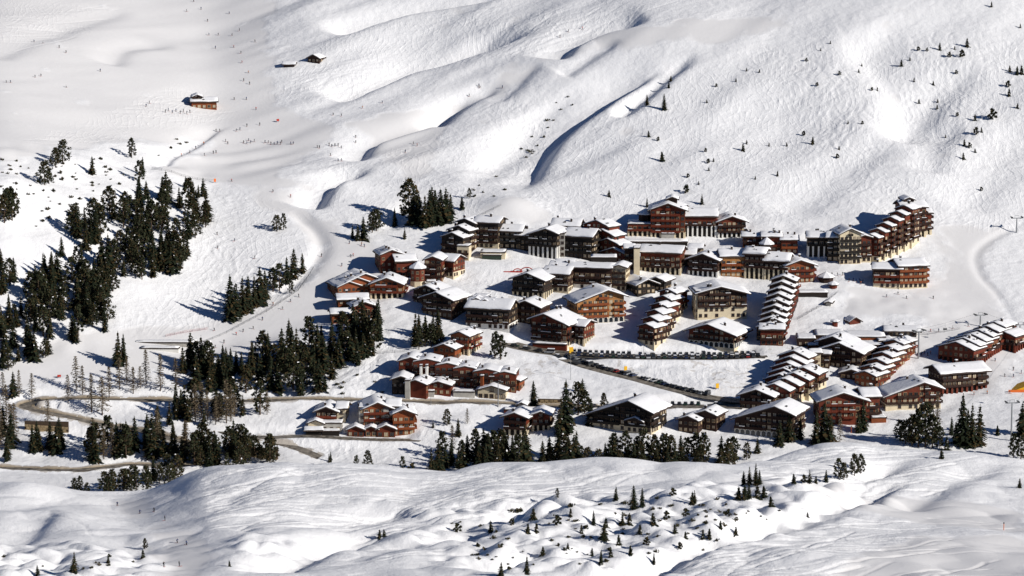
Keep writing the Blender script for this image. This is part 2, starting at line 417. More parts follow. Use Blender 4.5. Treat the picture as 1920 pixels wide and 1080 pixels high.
def place(u, v, ymin=1262.0):
    dx, dy, dz = pdir(u, v)
    y = np.arange(ymin, 2500, 1.5)
    t = y / dy
    x = dx * t; z = CAMH + dz * t
    h = hgt(x, y)
    k = np.argmax(h >= z)
    if k == 0:
        if h[0] < z[0]: k = len(y) - 1
        return float(x[k]), float(y[k]), float(h[k])
    a = z[k - 1] - h[k - 1]; b = h[k] - z[k]
    yy = y[k - 1] + 1.5 * a / (a + b + 1e-9)
    xx = dx * yy / dy
    return float(xx), float(yy), float(hgt(np.array([xx]), np.array([yy]))[0])
def gz(x, y):
    return float(hgt(np.array([x]), np.array([y]))[0])

# ------------------------------------------------------------------ materials
def mat(name, color=(0.5, 0.5, 0.5), rough=0.7, var=0.0, scale=1.0, bump=0.0, bscale=4.0, spec=0.3, stripes=None, metal=0.0, coords='Object'):
    m = bpy.data.materials.new(name); m.use_nodes = True
    n = m.node_tree.nodes; l = m.node_tree.links; b = n['Principled BSDF']
    b.inputs['Base Color'].default_value = (*color, 1); b.inputs['Roughness'].default_value = rough
    b.inputs['Specular IOR Level'].default_value = spec; b.inputs['Metallic'].default_value = metal
    tc = n.new('ShaderNodeTexCoord')
    if var > 0:
        ns = n.new('ShaderNodeTexNoise'); ns.inputs['Scale'].default_value = scale; ns.inputs['Detail'].default_value = 4
        l.new(tc.outputs[coords], ns.inputs['Vector'])
        rp = n.new('ShaderNodeValToRGB')
        rp.color_ramp.elements[0].position = 0.3; rp.color_ramp.elements[1].position = 0.72
        rp.color_ramp.elements[0].color = (*[c * (1 - var) for c in color], 1)
        rp.color_ramp.elements[1].color = (*[min(1, c * (1 + var)) for c in color], 1)
        l.new(ns.outputs['Fac'], rp.inputs['Fac']); outc = rp.outputs['Color']
        if stripes:
            wv = n.new('ShaderNodeTexWave'); wv.bands_direction = 'Z'; wv.inputs['Scale'].default_value = stripes; wv.inputs['Distortion'].default_value = 0.6
            l.new(tc.outputs[coords], wv.inputs['Vector'])
            mx = n.new('ShaderNodeMix'); mx.data_type = 'RGBA'; mx.blend_type = 'MULTIPLY'; mx.inputs[0].default_value = 0.45
            l.new(outc, mx.inputs[6]); l.new(wv.outputs['Color'], mx.inputs[7]); outc = mx.outputs[2]
        l.new(outc, b.inputs['Base Color'])
    if bump > 0:
        n2 = n.new('ShaderNodeTexNoise'); n2.inputs['Scale'].default_value = bscale; n2.inputs['Detail'].default_value = 5
        l.new(tc.outputs[coords], n2.inputs['Vector'])
        bp = n.new('ShaderNodeBump'); bp.inputs['Strength'].default_value = 1.0; bp.inputs['Distance'].default_value = bump
        l.new(n2.outputs['Fac'], bp.inputs['Height']); l.new(bp.outputs['Normal'], b.inputs['Normal'])
    return m

def snow_ground():
    m = bpy.data.materials.new('snow_ground'); m.use_nodes = True
    n = m.node_tree.nodes; l = m.node_tree.links; b = n['Principled BSDF']
    b.inputs['Roughness'].default_value = 0.6; b.inputs['Specular IOR Level'].default_value = 0.25
    tc = n.new('ShaderNodeTexCoord')
    def attr(nm):
        a = n.new('ShaderNodeAttribute'); a.attribute_name = nm; return a.outputs['Fac']
    def math_(op, a, c):
        q = n.new('ShaderNodeMath'); q.operation = op
        for i, s in enumerate((a, c)):
            if isinstance(s, (int, float)): q.inputs[i].default_value = s
            else: l.new(s, q.inputs[i])
        return q.outputs[0]
    def noise(scale, detail=5, dist=0.0):
        q = n.new('ShaderNodeTexNoise'); q.inputs['Scale'].default_value = scale; q.inputs['Detail'].default_value = detail; q.inputs['Distortion'].default_value = dist
        l.new(tc.outputs['Object'], q.inputs['Vector']); return q.outputs['Fac']
    def mixc(f, a, c):
        q = n.new('ShaderNodeMix'); q.data_type = 'RGBA'
        l.new(f, q.inputs[0])
        for i, s in ((6, a), (7, c)):
            if isinstance(s, tuple): q.inputs[i].default_value = (*s, 1)
            else: l.new(s, q.inputs[i])
        return q.outputs[2]
    fresh = mixc(noise(0.03), (0.84, 0.84, 0.85), (0.90, 0.90, 0.90))
    packed = mixc(noise(0.05), (0.76, 0.75, 0.745), (0.83, 0.82, 0.815))
    c = mixc(attr('groomed'), fresh, packed)
    dn = math_('MULTIPLY', attr('dirt'), math_('GREATER_THAN', math_('ADD', noise(0.25, 8), math_('MULTIPLY', attr('dirt'), 0.42)), 0.72))
    soil = mixc(noise(0.6), (0.20, 0.14, 0.075), (0.42, 0.35, 0.25))
    c = mixc(dn, c, soil)
    l.new(c, b.inputs['Base Color'])
    h1 = math_('MULTIPLY', noise(0.35, 6), math_('ADD', math_('MULTIPLY', attr('rough'), 0.26), 0.08))
    h2 = math_('MULTIPLY', noise(1.6, 4), math_('ADD', math_('MULTIPLY', attr('rough'), 0.10), 0.02))
    def scratch(ang, scale, dist, seed):                 # fine ski tracks
        mp = n.new('ShaderNodeMapping'); mp.inputs['Rotation'].default_value = (0, 0, R(ang)); mp.inputs['Location'].default_value = (seed, seed * 3, 0)
        l.new(tc.outputs['Object'], mp.inputs['Vector'])
        wv = n.new('ShaderNodeTexWave'); wv.inputs['Scale'].default_value = scale; wv.inputs['Distortion'].default_value = dist; wv.inputs['Detail'].default_value = 1.5; wv.inputs['Detail Scale'].default_value = 0.35
        l.new(mp.outputs['Vector'], wv.inputs['Vector'])
        return math_('MULTIPLY', math_('POWER', wv.outputs['Fac'], 5.0), math_('GREATER_THAN', noise(0.07 + 0.01 * seed, 3), 0.5))
    sc3 = math_('ADD', scratch(6, 0.11, 16, 1), math_('ADD', scratch(-20, 0.085, 18, 2), scratch(27, 0.07, 16, 3)))
    h3 = math_('MULTIPLY', sc3, math_('ADD', math_('MULTIPLY', attr('tracked'), 0.05), 0.004))
    h1 = math_('ADD', h1, h3)
    bp = n.new('ShaderNodeBump'); bp.inputs['Distance'].default_value = 1.0; bp.inputs['Strength'].default_value = 1.0
    l.new(math_('ADD', h1, h2), bp.inputs['Height']); l.new(bp.outputs['Normal'], b.inputs['Normal'])
    return m
M = {
    'ground': snow_ground(),
    'snow': mat('snow', (0.88, 0.88, 0.89), 0.6, 0.03, 0.3, 0.12, 0.5, 0.25),
    'road': mat('road', (0.17, 0.15, 0.125), 0.7, 0.75, 0.45, 0.05, 1.2),
    'wood_black': mat('wood_black', (0.020, 0.015, 0.012), 0.8, 0.3, 0.4, stripes=1.1),
    'wood_dark': mat('wood_dark', (0.036, 0.014, 0.009), 0.75, 0.3, 0.4, stripes=1.1),
    'wood_red': mat('wood_red', (0.16, 0.028, 0.010), 0.7, 0.3, 0.4, stripes=1.1),
    'wood_orange': mat('wood_orange', (0.27, 0.068, 0.018), 0.65, 0.3, 0.4, stripes=1.1),
    'wood_gold': mat('wood_gold', (0.50, 0.23, 0.075), 0.65, 0.3, 0.4, stripes=1.1),
    'cream': mat('cream', (0.62, 0.53, 0.37), 0.8, 0.12, 0.3),
    'white': mat('white', (0.78, 0.76, 0.70), 0.8, 0.08, 0.3),
    'concrete': mat('concrete', (0.40, 0.38, 0.34), 0.85, 0.2, 0.4),
    'stone': mat('stone', (0.34, 0.25, 0.14), 0.9, 0.5, 0.9),
    'roof_edge': mat('roof_edge', (0.05, 0.035, 0.028), 0.8, 0.3, 1.0),
    'glass': mat('glass', (0.02, 0.024, 0.03), 0.12, spec=0.6),
    'curtain': mat('curtain', (0.50, 0.42, 0.30), 0.7, 0.2, 0.5),
    'frame_pale': mat('frame_pale', (0.36, 0.25, 0.14), 0.6),
    'frame_dark': mat('frame_dark', (0.10, 0.055, 0.03), 0.6),
    'steel': mat('steel', (0.30, 0.31, 0.32), 0.5, metal=0.4),
    'steel_dark': mat('steel_dark', (0.05, 0.055, 0.06), 0.55),
    'rubber': mat('rubber', (0.02, 0.02, 0.02), 0.8),
    'yellow': mat('yellow', (0.75, 0.42, 0.02), 0.5),
    'red': mat('red', (0.40, 0.035, 0.02), 0.5, 0.1, 0.5),
    'orange_paint': mat('orange_paint', (0.72, 0.16, 0.03), 0.5),
    'green_glass': mat('green_glass', (0.035, 0.05, 0.035), 0.2, spec=0.5),
    'bark': mat('bark', (0.075, 0.05, 0.032), 0.9, 0.3, 3.0),
    'twig': mat('twig', (0.13, 0.10, 0.062), 0.9, 0.35, 1.5),
    'needle_spruce': mat('needle_spruce', (0.020, 0.027, 0.014), 0.75, 0.5, 0.6, spec=0.15),
    'needle_pine': mat('needle_pine', (0.030, 0.034, 0.016), 0.75, 0.5, 0.6, spec=0.15),
    'needle_brown': mat('needle_brown', (0.062, 0.043, 0.018), 0.8, 0.5, 0.6, spec=0.15),
    'skin': mat('skin', (0.5, 0.3, 0.22), 0.6),
}

# ------------------------------------------------------------------ mesh helpers
class MB:
    def __init__(self): self.v = []; self.f = []; self.m = []
    def add(self, vs, fs, mi=0):
        o = len(self.v); self.v += [tuple(p) for p in vs]; self.f += [tuple(i + o for i in f) for f in fs]; self.m += [mi] * len(fs)
    def box(self, x0, x1, y0, y1, z0, z1, mi=0):
        self.add([(x0, y0, z0), (x1, y0, z0), (x1, y1, z0), (x0, y1, z0), (x0, y0, z1), (x1, y0, z1), (x1, y1, z1), (x0, y1, z1)],
                 [(0, 3, 2, 1), (4, 5, 6, 7), (0, 1, 5, 4), (1, 2, 6, 5), (2, 3, 7, 6), (3, 0, 4, 7)], mi)
    def bar(self, a, b, r0, r1=None, n=6, mi=0):
        r1 = r0 if r1 is None else r1
        a = Vector(a); b = Vector(b); d = (b - a).normalized(); s = d.orthogonal().normalized(); t = d.cross(s); vs = []
        for p, r in ((a, r0), (b, r1)):
            vs += [p + (s * math.cos(6.2832 * i / n) + t * math.sin(6.2832 * i / n)) * r for i in range(n)]
        self.add(vs, [(i, (i + 1) % n, n + (i + 1) % n, n + i) for i in range(n)] + [tuple(range(n))[::-1], tuple(range(n, 2 * n))], mi)
    def prism(self, prof, y0, y1, mi=0):              # (x,z) profile pushed along y
        n = len(prof)
        self.add([(x, y0, z) for x, z in prof] + [(x, y1, z) for x, z in prof],
                 [tuple(range(n)), tuple(range(n, 2 * n))[::-1]] + [(i, n + i, n + (i + 1) % n, (i + 1) % n) for i in range(n)], mi)
    def mesh(self, name, mats, smooth=False):
        me = bpy.data.meshes.new(name); me.from_pydata(self.v, [], self.f)
        for m in mats: me.materials.append(M[m] if isinstance(m, str) else m)
        if len(mats) > 1: me.polygons.foreach_set('material_index', self.m)
        if smooth: me.polygons.foreach_set('use_smooth', [True] * len(self.f))
        me.validate(); me.update()
        return me
def link(name, me, parent=None, loc=(0, 0, 0), rz=0.0, scale=None):
    o = bpy.data.objects.new(name, me); col.objects.link(o)
    o.location = loc
    if rz: o.rotation_euler = (0, 0, rz)
    if scale: o.scale = scale
    if parent is not None: o.parent = parent
    return o
def tag(o, label=None, cat=None, group=None, kind=None):
    for k, x in (('label', label), ('category', cat), ('group', group), ('kind', kind)):
        if x: o[k] = x
    return o

# ------------------------------------------------------------------ the ground sheet and the road surfaces
def build_ground():
    me = bpy.data.meshes.new('snow_covered_mountainside')
    n = NX * NY
    me.vertices.add(n)
    co = np.empty((n, 3), np.float32); co[:, 0] = XX.ravel(); co[:, 1] = YY.ravel(); co[:, 2] = T.ravel()
    me.vertices.foreach_set('co', co.ravel())
    i, j = np.meshgrid(np.arange(NY - 1), np.arange(NX - 1), indexing='ij')
    a = (i * NX + j).ravel()
    q = np.stack([a, a + 1, a + 1 + NX, a + NX], 1).astype(np.int32)
    me.loops.add(q.size); me.loops.foreach_set('vertex_index', q.ravel())
    me.polygons.add(len(q)); me.polygons.foreach_set('loop_start', np.arange(0, q.size, 4, dtype=np.int32))
    me.polygons.foreach_set('use_smooth', np.ones(len(q), bool))
    for nm, arr in (('rough', rough), ('groomed', groomed), ('dirt', DIRT), ('tracked', TRACKED)):
        at = me.attributes.new(nm, 'FLOAT', 'POINT'); at.data.foreach_set('value', arr.ravel().astype(np.float32))
    me.update(calc_edges=True)
    me.materials.append(M['ground'])
    tag(link('snow_covered_ground', me), kind='structure')
def build_road(key, name):
    C, z, wd = ROADS[key]
    d = np.gradient(C, axis=0); d /= np.hypot(d[:, 0], d[:, 1])[:, None]; nrm = np.stack([d[:, 1], -d[:, 0]], 1)
    mb = MB(); off = np.linspace(-wd / 2 - 0.2, wd / 2 + 0.2, 7); vs = []
    for k in range(len(C)):
        for q in off:
            p = C[k] + nrm[k] * q
            vs.append((p[0], p[1], z[k] + 0.06 - 0.012 * abs(q)))
    n = len(off)
    mb.add(vs, [(k * n + i, k * n + i + 1, (k + 1) * n + i + 1, (k + 1) * n + i) for k in range(len(C) - 1) for i in range(n - 1)])
    tag(link(name, mb.mesh(name, ['road'], True)), kind='structure')
build_ground()
for k_, n_ in (('main', 'road'), ('lane', 'road'), ('spur', 'road'), ('valley', 'road'), ('upper_car_park', 'car_park_surface'), ('car_park_road', 'road'), ('lower_car_park', 'car_park_surface')):
    build_road(k_, n_)
# ------------------------------------------------------------------ people
def person_mesh(pose, jacket, trousers):
    P = {'stand': dict(hip=(0, 0, .92), chest=(0, .02, 1.36), neck=(0, .02, 1.5), head=(0, 0, 1.64), le=(-.32, .05, 1.14), lh=(-.34, -.22, 1.02), re=(.32, .05, 1.14), rh=(.34, -.22, 1.02), lk=(-.12, -.05, .5), lf=(-.13, 0, .06), rk=(.12, -.05, .5), rf=(.13, 0, .06)),
         'ski': dict(hip=(0, .12, .78), chest=(0, -.08, 1.16), neck=(0, -.15, 1.28), head=(0, -.2, 1.41), le=(-.36, -.12, .98), lh=(-.34, -.42, .95), re=(.36, -.12, .98), rh=(.34, -.42, .95), lk=(-.15, -.16, .45), lf=(-.15, 0, .06), rk=(.15, -.16, .45), rf=(.15, 0, .06)),
         'step': dict(hip=(0, 0, .9), chest=(0, -.04, 1.33), neck=(0, -.05, 1.47), head=(0, -.08, 1.61), le=(-.3, .18, 1.12), lh=(-.3, .1, .9), re=(.3, -.16, 1.12), rh=(.28, -.36, 1.0), lk=(-.11, -.22, .52), lf=(-.12, -.3, .06), rk=(.11, .05, .48), rf=(.12, .3, .1))}[pose]
    names = ['hip', 'chest', 'neck', 'head', 'le', 'lh', 're', 'rh', 'lk', 'lf', 'rk', 'rf']
    vs = [P[n] for n in names]; c = P['chest']
    vs += [(-.2, c[1], c[2] + .06), (.2, c[1], c[2] + .06), (-.12, P['hip'][1], P['hip'][2] - .06), (.12, P['hip'][1], P['hip'][2] - .06), (P['head'][0], P['head'][1] - .02, P['head'][2] + .13), (P['lf'][0], P['lf'][1] - .2, .05), (P['rf'][0], P['rf'][1] - .2, .05)]
    es = [(0, 1), (1, 2), (2, 3), (3, 16), (1, 12), (12, 4), (4, 5), (1, 13), (13, 6), (6, 7), (0, 14), (14, 8), (8, 9), (9, 17), (0, 15), (15, 10), (10, 11), (11, 18)]
    rad = [.17, .2, .07, .12, .075, .06, .075, .06, .1, .08, .1, .08, .1, .1, .12, .12, .09, .06, .06]
    me = bpy.data.meshes.new('person_skeleton'); me.from_pydata(vs, es, [])
    o = bpy.data.objects.new('person_skeleton', me); col.objects.link(o)
    md = o.modifiers.new('skin', 'SKIN'); md.use_smooth_shade = True
    for i, sv_ in enumerate(me.skin_vertices[0].data): sv_.radius = (rad[i], rad[i]); sv_.use_root = (i == 0)
    o.modifiers.new('sub', 'SUBSURF').levels = 1
    bpy.context.view_layer.update()
    ev = o.evaluated_get(bpy.context.evaluated_depsgraph_get())
    out = bpy.data.meshes.new_from_object(ev)
    bpy.data.objects.remove(o); bpy.data.meshes.remove(me)
    out.materials.clear()
    for m_ in (jacket, trousers, M['skin'], M['rubber']): out.materials.append(m_)
    hz = P['hip'][2]; ny_ = P['neck'][2]; hd = Vector(P['head'])
    for p in out.polygons:
        cc = p.center
        if cc.z > ny_ - 0.02 and (cc - hd).length < 0.34: p.material_index = 2 if (cc.y < hd.y - .04 and cc.z < hd.z + .09) else 3
        elif cc.z < 0.2: p.material_index = 3
        elif cc.z < hz - 0.02 and abs(cc.x) < 0.27: p.material_index = 1
        else: p.material_index = 0
    out.name = 'person'
    return out
JK = {'black': (0.015, 0.015, 0.018), 'red': (0.5, 0.03, 0.02), 'dark blue': (0.02, 0.04, 0.14), 'orange': (0.6, 0.16, 0.02), 'white': (0.7, 0.7, 0.7), 'grey': (0.12, 0.12, 0.13)}
TROU = mat('ski_trousers', (0.02, 0.02, 0.025), 0.7)
PEOPLE = {}
for j_, rgb in JK.items():
    jm = mat('jacket_' + j_.replace(' ', '_'), rgb, 0.7)
    for ps in (('ski',) if j_ in ('white', 'grey') else ('ski', 'stand')): PEOPLE[j_, ps] = person_mesh(ps, jm, TROU)
# ------------------------------------------------------------------ building kit
FLOOR = 2.9
def window_mesh(pane, frame):
    mb = MB()
    for x0, x1, z0, z1 in ((-0.75, -0.6, 0, 1.6), (0.6, 0.75, 0, 1.6), (-0.6, 0.6, 0, 0.14), (-0.6, 0.6, 1.46, 1.6), (-0.05, 0.05, 0.14, 1.46)):
        mb.box(x0, x1, -0.10, 0.05, z0, z1, 0)
    mb.add([(-0.6, -0.02, 0.14), (0.6, -0.02, 0.14), (0.6, -0.02, 1.46), (-0.6, -0.02, 1.46)], [(0, 1, 2, 3)], 1)
    mb.box(-0.85, 0.85, -0.22, 0.0, -0.1, -0.003, 0)
    return mb.mesh('window', [frame, pane])
def balcony_mesh(wood, snowy):                       # one metre wide, scaled to its bay
    mb = MB()
    mb.box(-0.5, 0.5, -1.25, 0.05, -0.16, 0.0, 0)
    for k in range(5):
        mb.box(-0.49 + k * 0.2, -0.49 + k * 0.2 + 0.17, -1.22, -1.16, 0.10, 0.92, 0)
    mb.box(-0.5, 0.5, -1.28, -1.1, 0.93, 1.05, 0)
    for x in (-0.5, 0.44):
        mb.box(x, x + 0.06, -1.15, 0.0, 0.1, 1.0, 0)
    if snowy: mb.box(-0.5, 0.5, -1.33, -1.06, 1.053, 1.26, 1)
    return mb.mesh('balcony', [wood, 'snow'])
def column_mesh(m):
    mb = MB(); mb.box(-0.42, 0.42, -0.42, 0.42, -4, 0.94); mb.box(-0.56, 0.56, -0.5, 0.5, 0.94, 1.0)
    return mb.mesh('column', [m])
def arch_mesh():
    mb = MB(); n = 8
    inner = [(-0.95, 0)] + [(-0.95 * math.cos(math.pi * k / n), 1.5 + 0.85 * math.sin(math.pi * k / n)) for k in range(n + 1)] + [(0.95, 0)]
    outer = [(-1.2, 0)] + [(-1.2 * math.cos(math.pi * k / n), 1.5 + 1.1 * math.sin(math.pi * k / n)) for k in range(n + 1)] + [(1.2, 0)]
    k = len(inner)
    mb.add([(x, 0.02, z) for x, z in inner], [tuple(range(k))], 1)
    mb.add([(x, -0.12, z) for x, z in inner] + [(x, -0.12, z) for x, z in outer] + [(x, 0.05, z) for x, z in inner], [(i, i + 1, k + i + 1, k + i) for i in range(k - 1)] + [(i + 1, i, 2 * k + i, 2 * k + i + 1) for i in range(k - 1)], 0)
    return mb.mesh('arched_opening', ['white', 'glass'])
def chimney_mesh():
    mb = MB(); mb.box(-0.45, 0.45, -0.45, 0.45, -1.5, 1.5, 0); mb.box(-0.6, 0.6, -0.6, 0.6, 1.5, 1.62, 0); mb.box(-0.58, 0.58, -0.58, 0.58, 1.623, 1.95, 1)
    return mb.mesh('chimney', ['roof_edge', 'snow'])
WIN = {k: window_mesh(*k) for k in (('glass', 'frame_pale'), ('curtain', 'frame_pale'), ('glass', 'frame_dark'), ('curtain', 'frame_dark'))}
BAL = {}; COLM = {k: column_mesh(k) for k in ('cream', 'white', 'concrete', 'wood_red', 'wood_orange')}
ARCH = arch_mesh(); CHIM = chimney_mesh()
RB = random.Random(5)
def skylight_mesh():
    mb = MB(); mb.prism([(-0.7, -0.6), (0.7, -0.6), (0.7, 0.16), (-0.7, 0.16)], -0.8, 0.8, 0); mb.prism([(-0.8, 0.163), (0.8, 0.163), (0.0, 0.45)], -0.9, 0.9, 1)
    return mb.mesh('skylight', ['roof_edge', 'steel_dark'])
SKYL = skylight_mesh()

class Building:
    def __init__(self, name, label, u, v):
        self.o = place(u, v)
        self.root = link(name, None, None, self.o)
        tag(self.root, label, 'building', 'buildings of the ski village')
def rot(yaw, x, y):
    c, s = math.cos(yaw), math.sin(yaw); return x * c - y * s, x * s + y * c

def snow_slab(prof, y0, y1, thick, swap=None):
    """Snow lying on a roof: prof = roof line (x,z), pushed along y, soft edges."""
    mb = MB(); xs = [p[0] for p in prof]; zs = [p[1] for p in prof]
    nx = max(8, 2 * len(prof)); q = np.linspace(xs[0], xs[-1], nx + 1)
    q = np.sort(np.unique(np.concatenate([q, xs, [xs[0] + 0.25, xs[-1] - 0.25]])))
    z = np.interp(q, xs, zs)
    ny = max(4, int((y1 - y0) / 2.5)); yy = np.linspace(y0, y1, ny + 1); yy = np.sort(np.concatenate([yy, [y0 + 0.25, y1 - 0.25]]))
    nq = len(q); vs = []
    for jy, y in enumerate(yy):
        ed = min(1.0, min(y - y0, y1 - y) / 0.25 * 0.4 + 0.55)
        for k in range(nq):
            ex = min(1.0, min(q[k] - q[0], q[-1] - q[k]) / 0.25 * 0.4 + 0.55)
            wob = RB.uniform(-0.16, 0.16)
            dx = (RB.uniform(0.0, 0.5) * (1 if k == 0 else -1)) if k in (0, nq - 1) else 0
            dy = RB.uniform(-0.18, 0.18) if jy in (0, len(yy) - 1) else 0
            vs.append((q[k] + dx, y + dy, z[k] + thick * ed * ex + wob * min(1, thick * 1.5)))
    top = len(vs)
    fs = [(j * nq + k, j * nq + k + 1, (j + 1) * nq + k + 1, (j + 1) * nq + k) for j in range(len(yy) - 1) for k in range(nq - 1)]
    ring = [k for k in range(nq)] + [j * nq + nq - 1 for j in range(1, len(yy))] + [(len(yy) - 1) * nq + k for k in range(nq - 2, -1, -1)] + [j * nq for j in range(len(yy) - 2, 0, -1)]
    for k in ring:
        x, y, _ = vs[k]; vs.append((x, y, float(np.interp(x, xs, zs)) + 0.012))
    n = len(ring)
    fs += [(ring[i], top + i, top + (i + 1) % n, ring[(i + 1) % n]) for i in range(n)]
    if swap: vs = [swap(*p) for p in vs]
    mb.add(vs, fs)
    return mb

def mod(b, u, v, W, Hh, D, yaw=0, roof='G', rise=0.38, ax=0.0, th='wood_dark', base=0, bt='cream', fr='b', ri='w', le='w', ov=1.1, snow=0.36,
        bay=2.6, bal=None, dz=0.0, wz=1, pale=0.4, curt=0.38, colm='cream', chim=None, skip=0.0, hm=None, wm=None, orel=None, bwall='cream'):
    x, y, z = place(u, v)
    if orel: x, y, z = orel
    p = ppm(x, y, z); ya = R(yaw)
    w = wm if wm else W / p / math.cos(ya)
    h = hm if hm else Hh / (p * cp)
    z += dz
    lo = (x - b.o[0], y - b.o[1], z - b.o[2])
    def put(name, mb, mats, parent=None, smooth=False):
        return link(name, mb.mesh(name, mats, smooth), parent or b.root, lo if parent is None else (0, 0, 0), ya if parent is None else 0)
    hx = w / 2; zb = base * FLOOR
    swap = None; span = hx; L0, L1 = -ov, D + ov; c0 = 0.0
    if roof == 'E': span = D / 2; L0, L1 = -hx - ov, hx + ov
    a = ax * 2 * span
    if roof in 'GE':
        za = h + rise * (span + abs(a)); zl = za - rise * (span + a); zr = za - rise * (span - a)
        line = lambda q: za - rise * abs(q - a)
    else:
        za = h; line = lambda q: h
    top_front = (lambda X: line(X)) if roof == 'G' else (lambda X: h if roof != 'E' else line(-span))
    top_right = (lambda Y: line(hx)) if roof == 'G' else (lambda Y: line(Y - span) if roof == 'E' else h)
    top_left = (lambda Y: line(-hx)) if roof == 'G' else (lambda Y: line(Y - span) if roof == 'E' else h)
    # walls
    mb = MB(); zlow = zb if base else -7
    if roof == 'G':
        mb.prism([(-hx, zlow), (hx, zlow), (hx, line(hx)), (a, za), (-hx, line(-hx))], 0, D)
    elif roof == 'E':
        mb.prism([(-span, zlow), (span, zlow), (span, line(span)), (a, za), (-span, line(-span))], -hx, hx)
        mb.v = [(Y, X + span, Z) for X, Y, Z in mb.v]; mb.f = [f[::-1] for f in mb.f]
    elif roof == 'P':
        n = 8; r = hx / math.cos(math.pi / n)
        pts = [(r * math.cos(6.2832 * (k + 0.5) / n), r * math.sin(6.2832 * (k + 0.5) / n) + hx) for k in range(n)]
        mb.add([(X, Y, zlow) for X, Y in pts] + [(X, Y, h) for X, Y in pts], [(k, (k + 1) % n, n + (k + 1) % n, n + k) for k in range(n)] + [tuple(range(n, 2 * n))])
    else:
        mb.box(-hx, hx, 0, D, zlow, h)
    put('wall', mb, [th])
    if base:
        mb = MB()
        if roof == 'P':
            mb.add([(X * 1.04, hx + (Y - hx) * 1.04, -7) for X, Y in pts] + [(X * 1.04, hx + (Y - hx) * 1.04, zb) for X, Y in pts], [(k, (k + 1) % n, n + (k + 1) % n, n + k) for k in range(n)] + [tuple(range(n, 2 * n))])
        else:
            i = 0.5 if bt == 'cols' else -0.12
            mb.box(-hx + i, hx - i, i, D - i, -7, zb - 0.003)
        put('base_wall', mb, ['wood_black' if bt == 'cols' else bwall])
    # roof and its snow
    if roof in 'GE':
        e0, e1 = -span - ov, span + ov; t = 0.5
        prof = [(e0, line(e0) + 0.02), (a, za + 0.02), (e1, line(e1) + 0.02)]
        mb = MB(); mb.prism(prof + [(X, Z + t) for X, Z in prof[::-1]], L0, L1)
        sb = snow_slab([(X, Z + t) for X, Z in prof], L0 + 0.12, L1 - 0.12, snow)
        if roof == 'E':
            for q in (mb, sb):
                q.v = [(Y, X + span, Z) for X, Y, Z in q.v]; q.f = [f[::-1] for f in q.f]
        r = put('roof', mb, ['roof_edge']); put('snow', sb, ['snow'], r, True)
    elif roof == 'F':
        mb = MB(); mb.box(-hx - 0.3, hx + 0.3, -0.3, D + 0.3, h + 0.002, h + 0.5)
        r = put('roof', mb, ['roof_edge']); put('snow', snow_slab([(-hx - 0.25, h + 0.5), (hx + 0.25, h + 0.5)], -0.25, D + 0.25, snow), ['snow'], r, True)
    elif roof == 'P':
        mb = MB(); r1 = hx + 1.0; zt = h + rise * 2.2 * hx
        ring = [(r1 * 1.06 * math.cos(6.2832 * (k + 0.5) / 8), r1 * 1.06 * math.sin(6.2832 * (k + 0.5) / 8) + hx, h) for k in range(8)]
        mb.add(ring + [(X, Y, h + 0.3) for X, Y, _ in ring] + [(0, hx, zt)], [(k, (k + 1) % 8, 8 + (k + 1) % 8, 8 + k) for k in range(8)] + [(8 + k, 8 + (k + 1) % 8, 16) for k in range(8)] + [tuple(range(7, -1, -1))])
        r = put('roof', mb, ['roof_edge'])
        sb = MB(); sb.add([(X * 0.98, hx + (Y - hx) * 0.98, h + 0.34) for X, Y, _ in ring] + [(X * 0.94, hx + (Y - hx) * 0.94, h + 0.85) for X, Y, _ in ring] + [(0, hx, zt + 0.6)],
                         [(k, (k + 1) % 8, 8 + (k + 1) % 8, 8 + k) for k in range(8)] + [(8 + k, 8 + (k + 1) % 8, 16) for k in range(8)])
        put('snow', sb, ['snow'], r)
    if chim is None: chim = 1 if (roof in 'GE' and w > 9) else 0
    for k in range(chim):
        q = RB.uniform(-0.6, 0.6) * span; s_ = RB.uniform(0.15, 0.85) * (L1 - L0) + L0
        X, Y = (q, s_) if roof != 'E' else (s_, q + span)
        xr, yr = rot(ya, X, Y); zc = line(q) + 0.6 if roof in 'GE' else h + 0.8
        if k == 0 and roof in 'GE':
            for g_ in range(RB.randrange(1, 4)):
                q2 = RB.uniform(0.1, 0.75) * span * RB.choice((-1, 1)); s2 = RB.uniform(0.12, 0.6) * (L1 - L0) + L0
                X2, Y2 = (q2, s2) if roof != 'E' else (s2, q2 + span); x2, y2 = rot(ya, X2, Y2)
                link('skylight', SKYL, b.root, (lo[0] + x2, lo[1] + y2, lo[2] + line(q2) + 0.3 + snow), ya, (RB.uniform(0.6, 1.1), RB.uniform(0.6, 1.3), 1))
        link('chimney', CHIM, b.root, (lo[0] + xr, lo[1] + yr, lo[2] + zc), ya)
    # facades
    if bal is None: bal = th
    if bal == 'wood_red' and th == 'wood_red' and RB.random() < 0.75: bal = 'wood_dark'
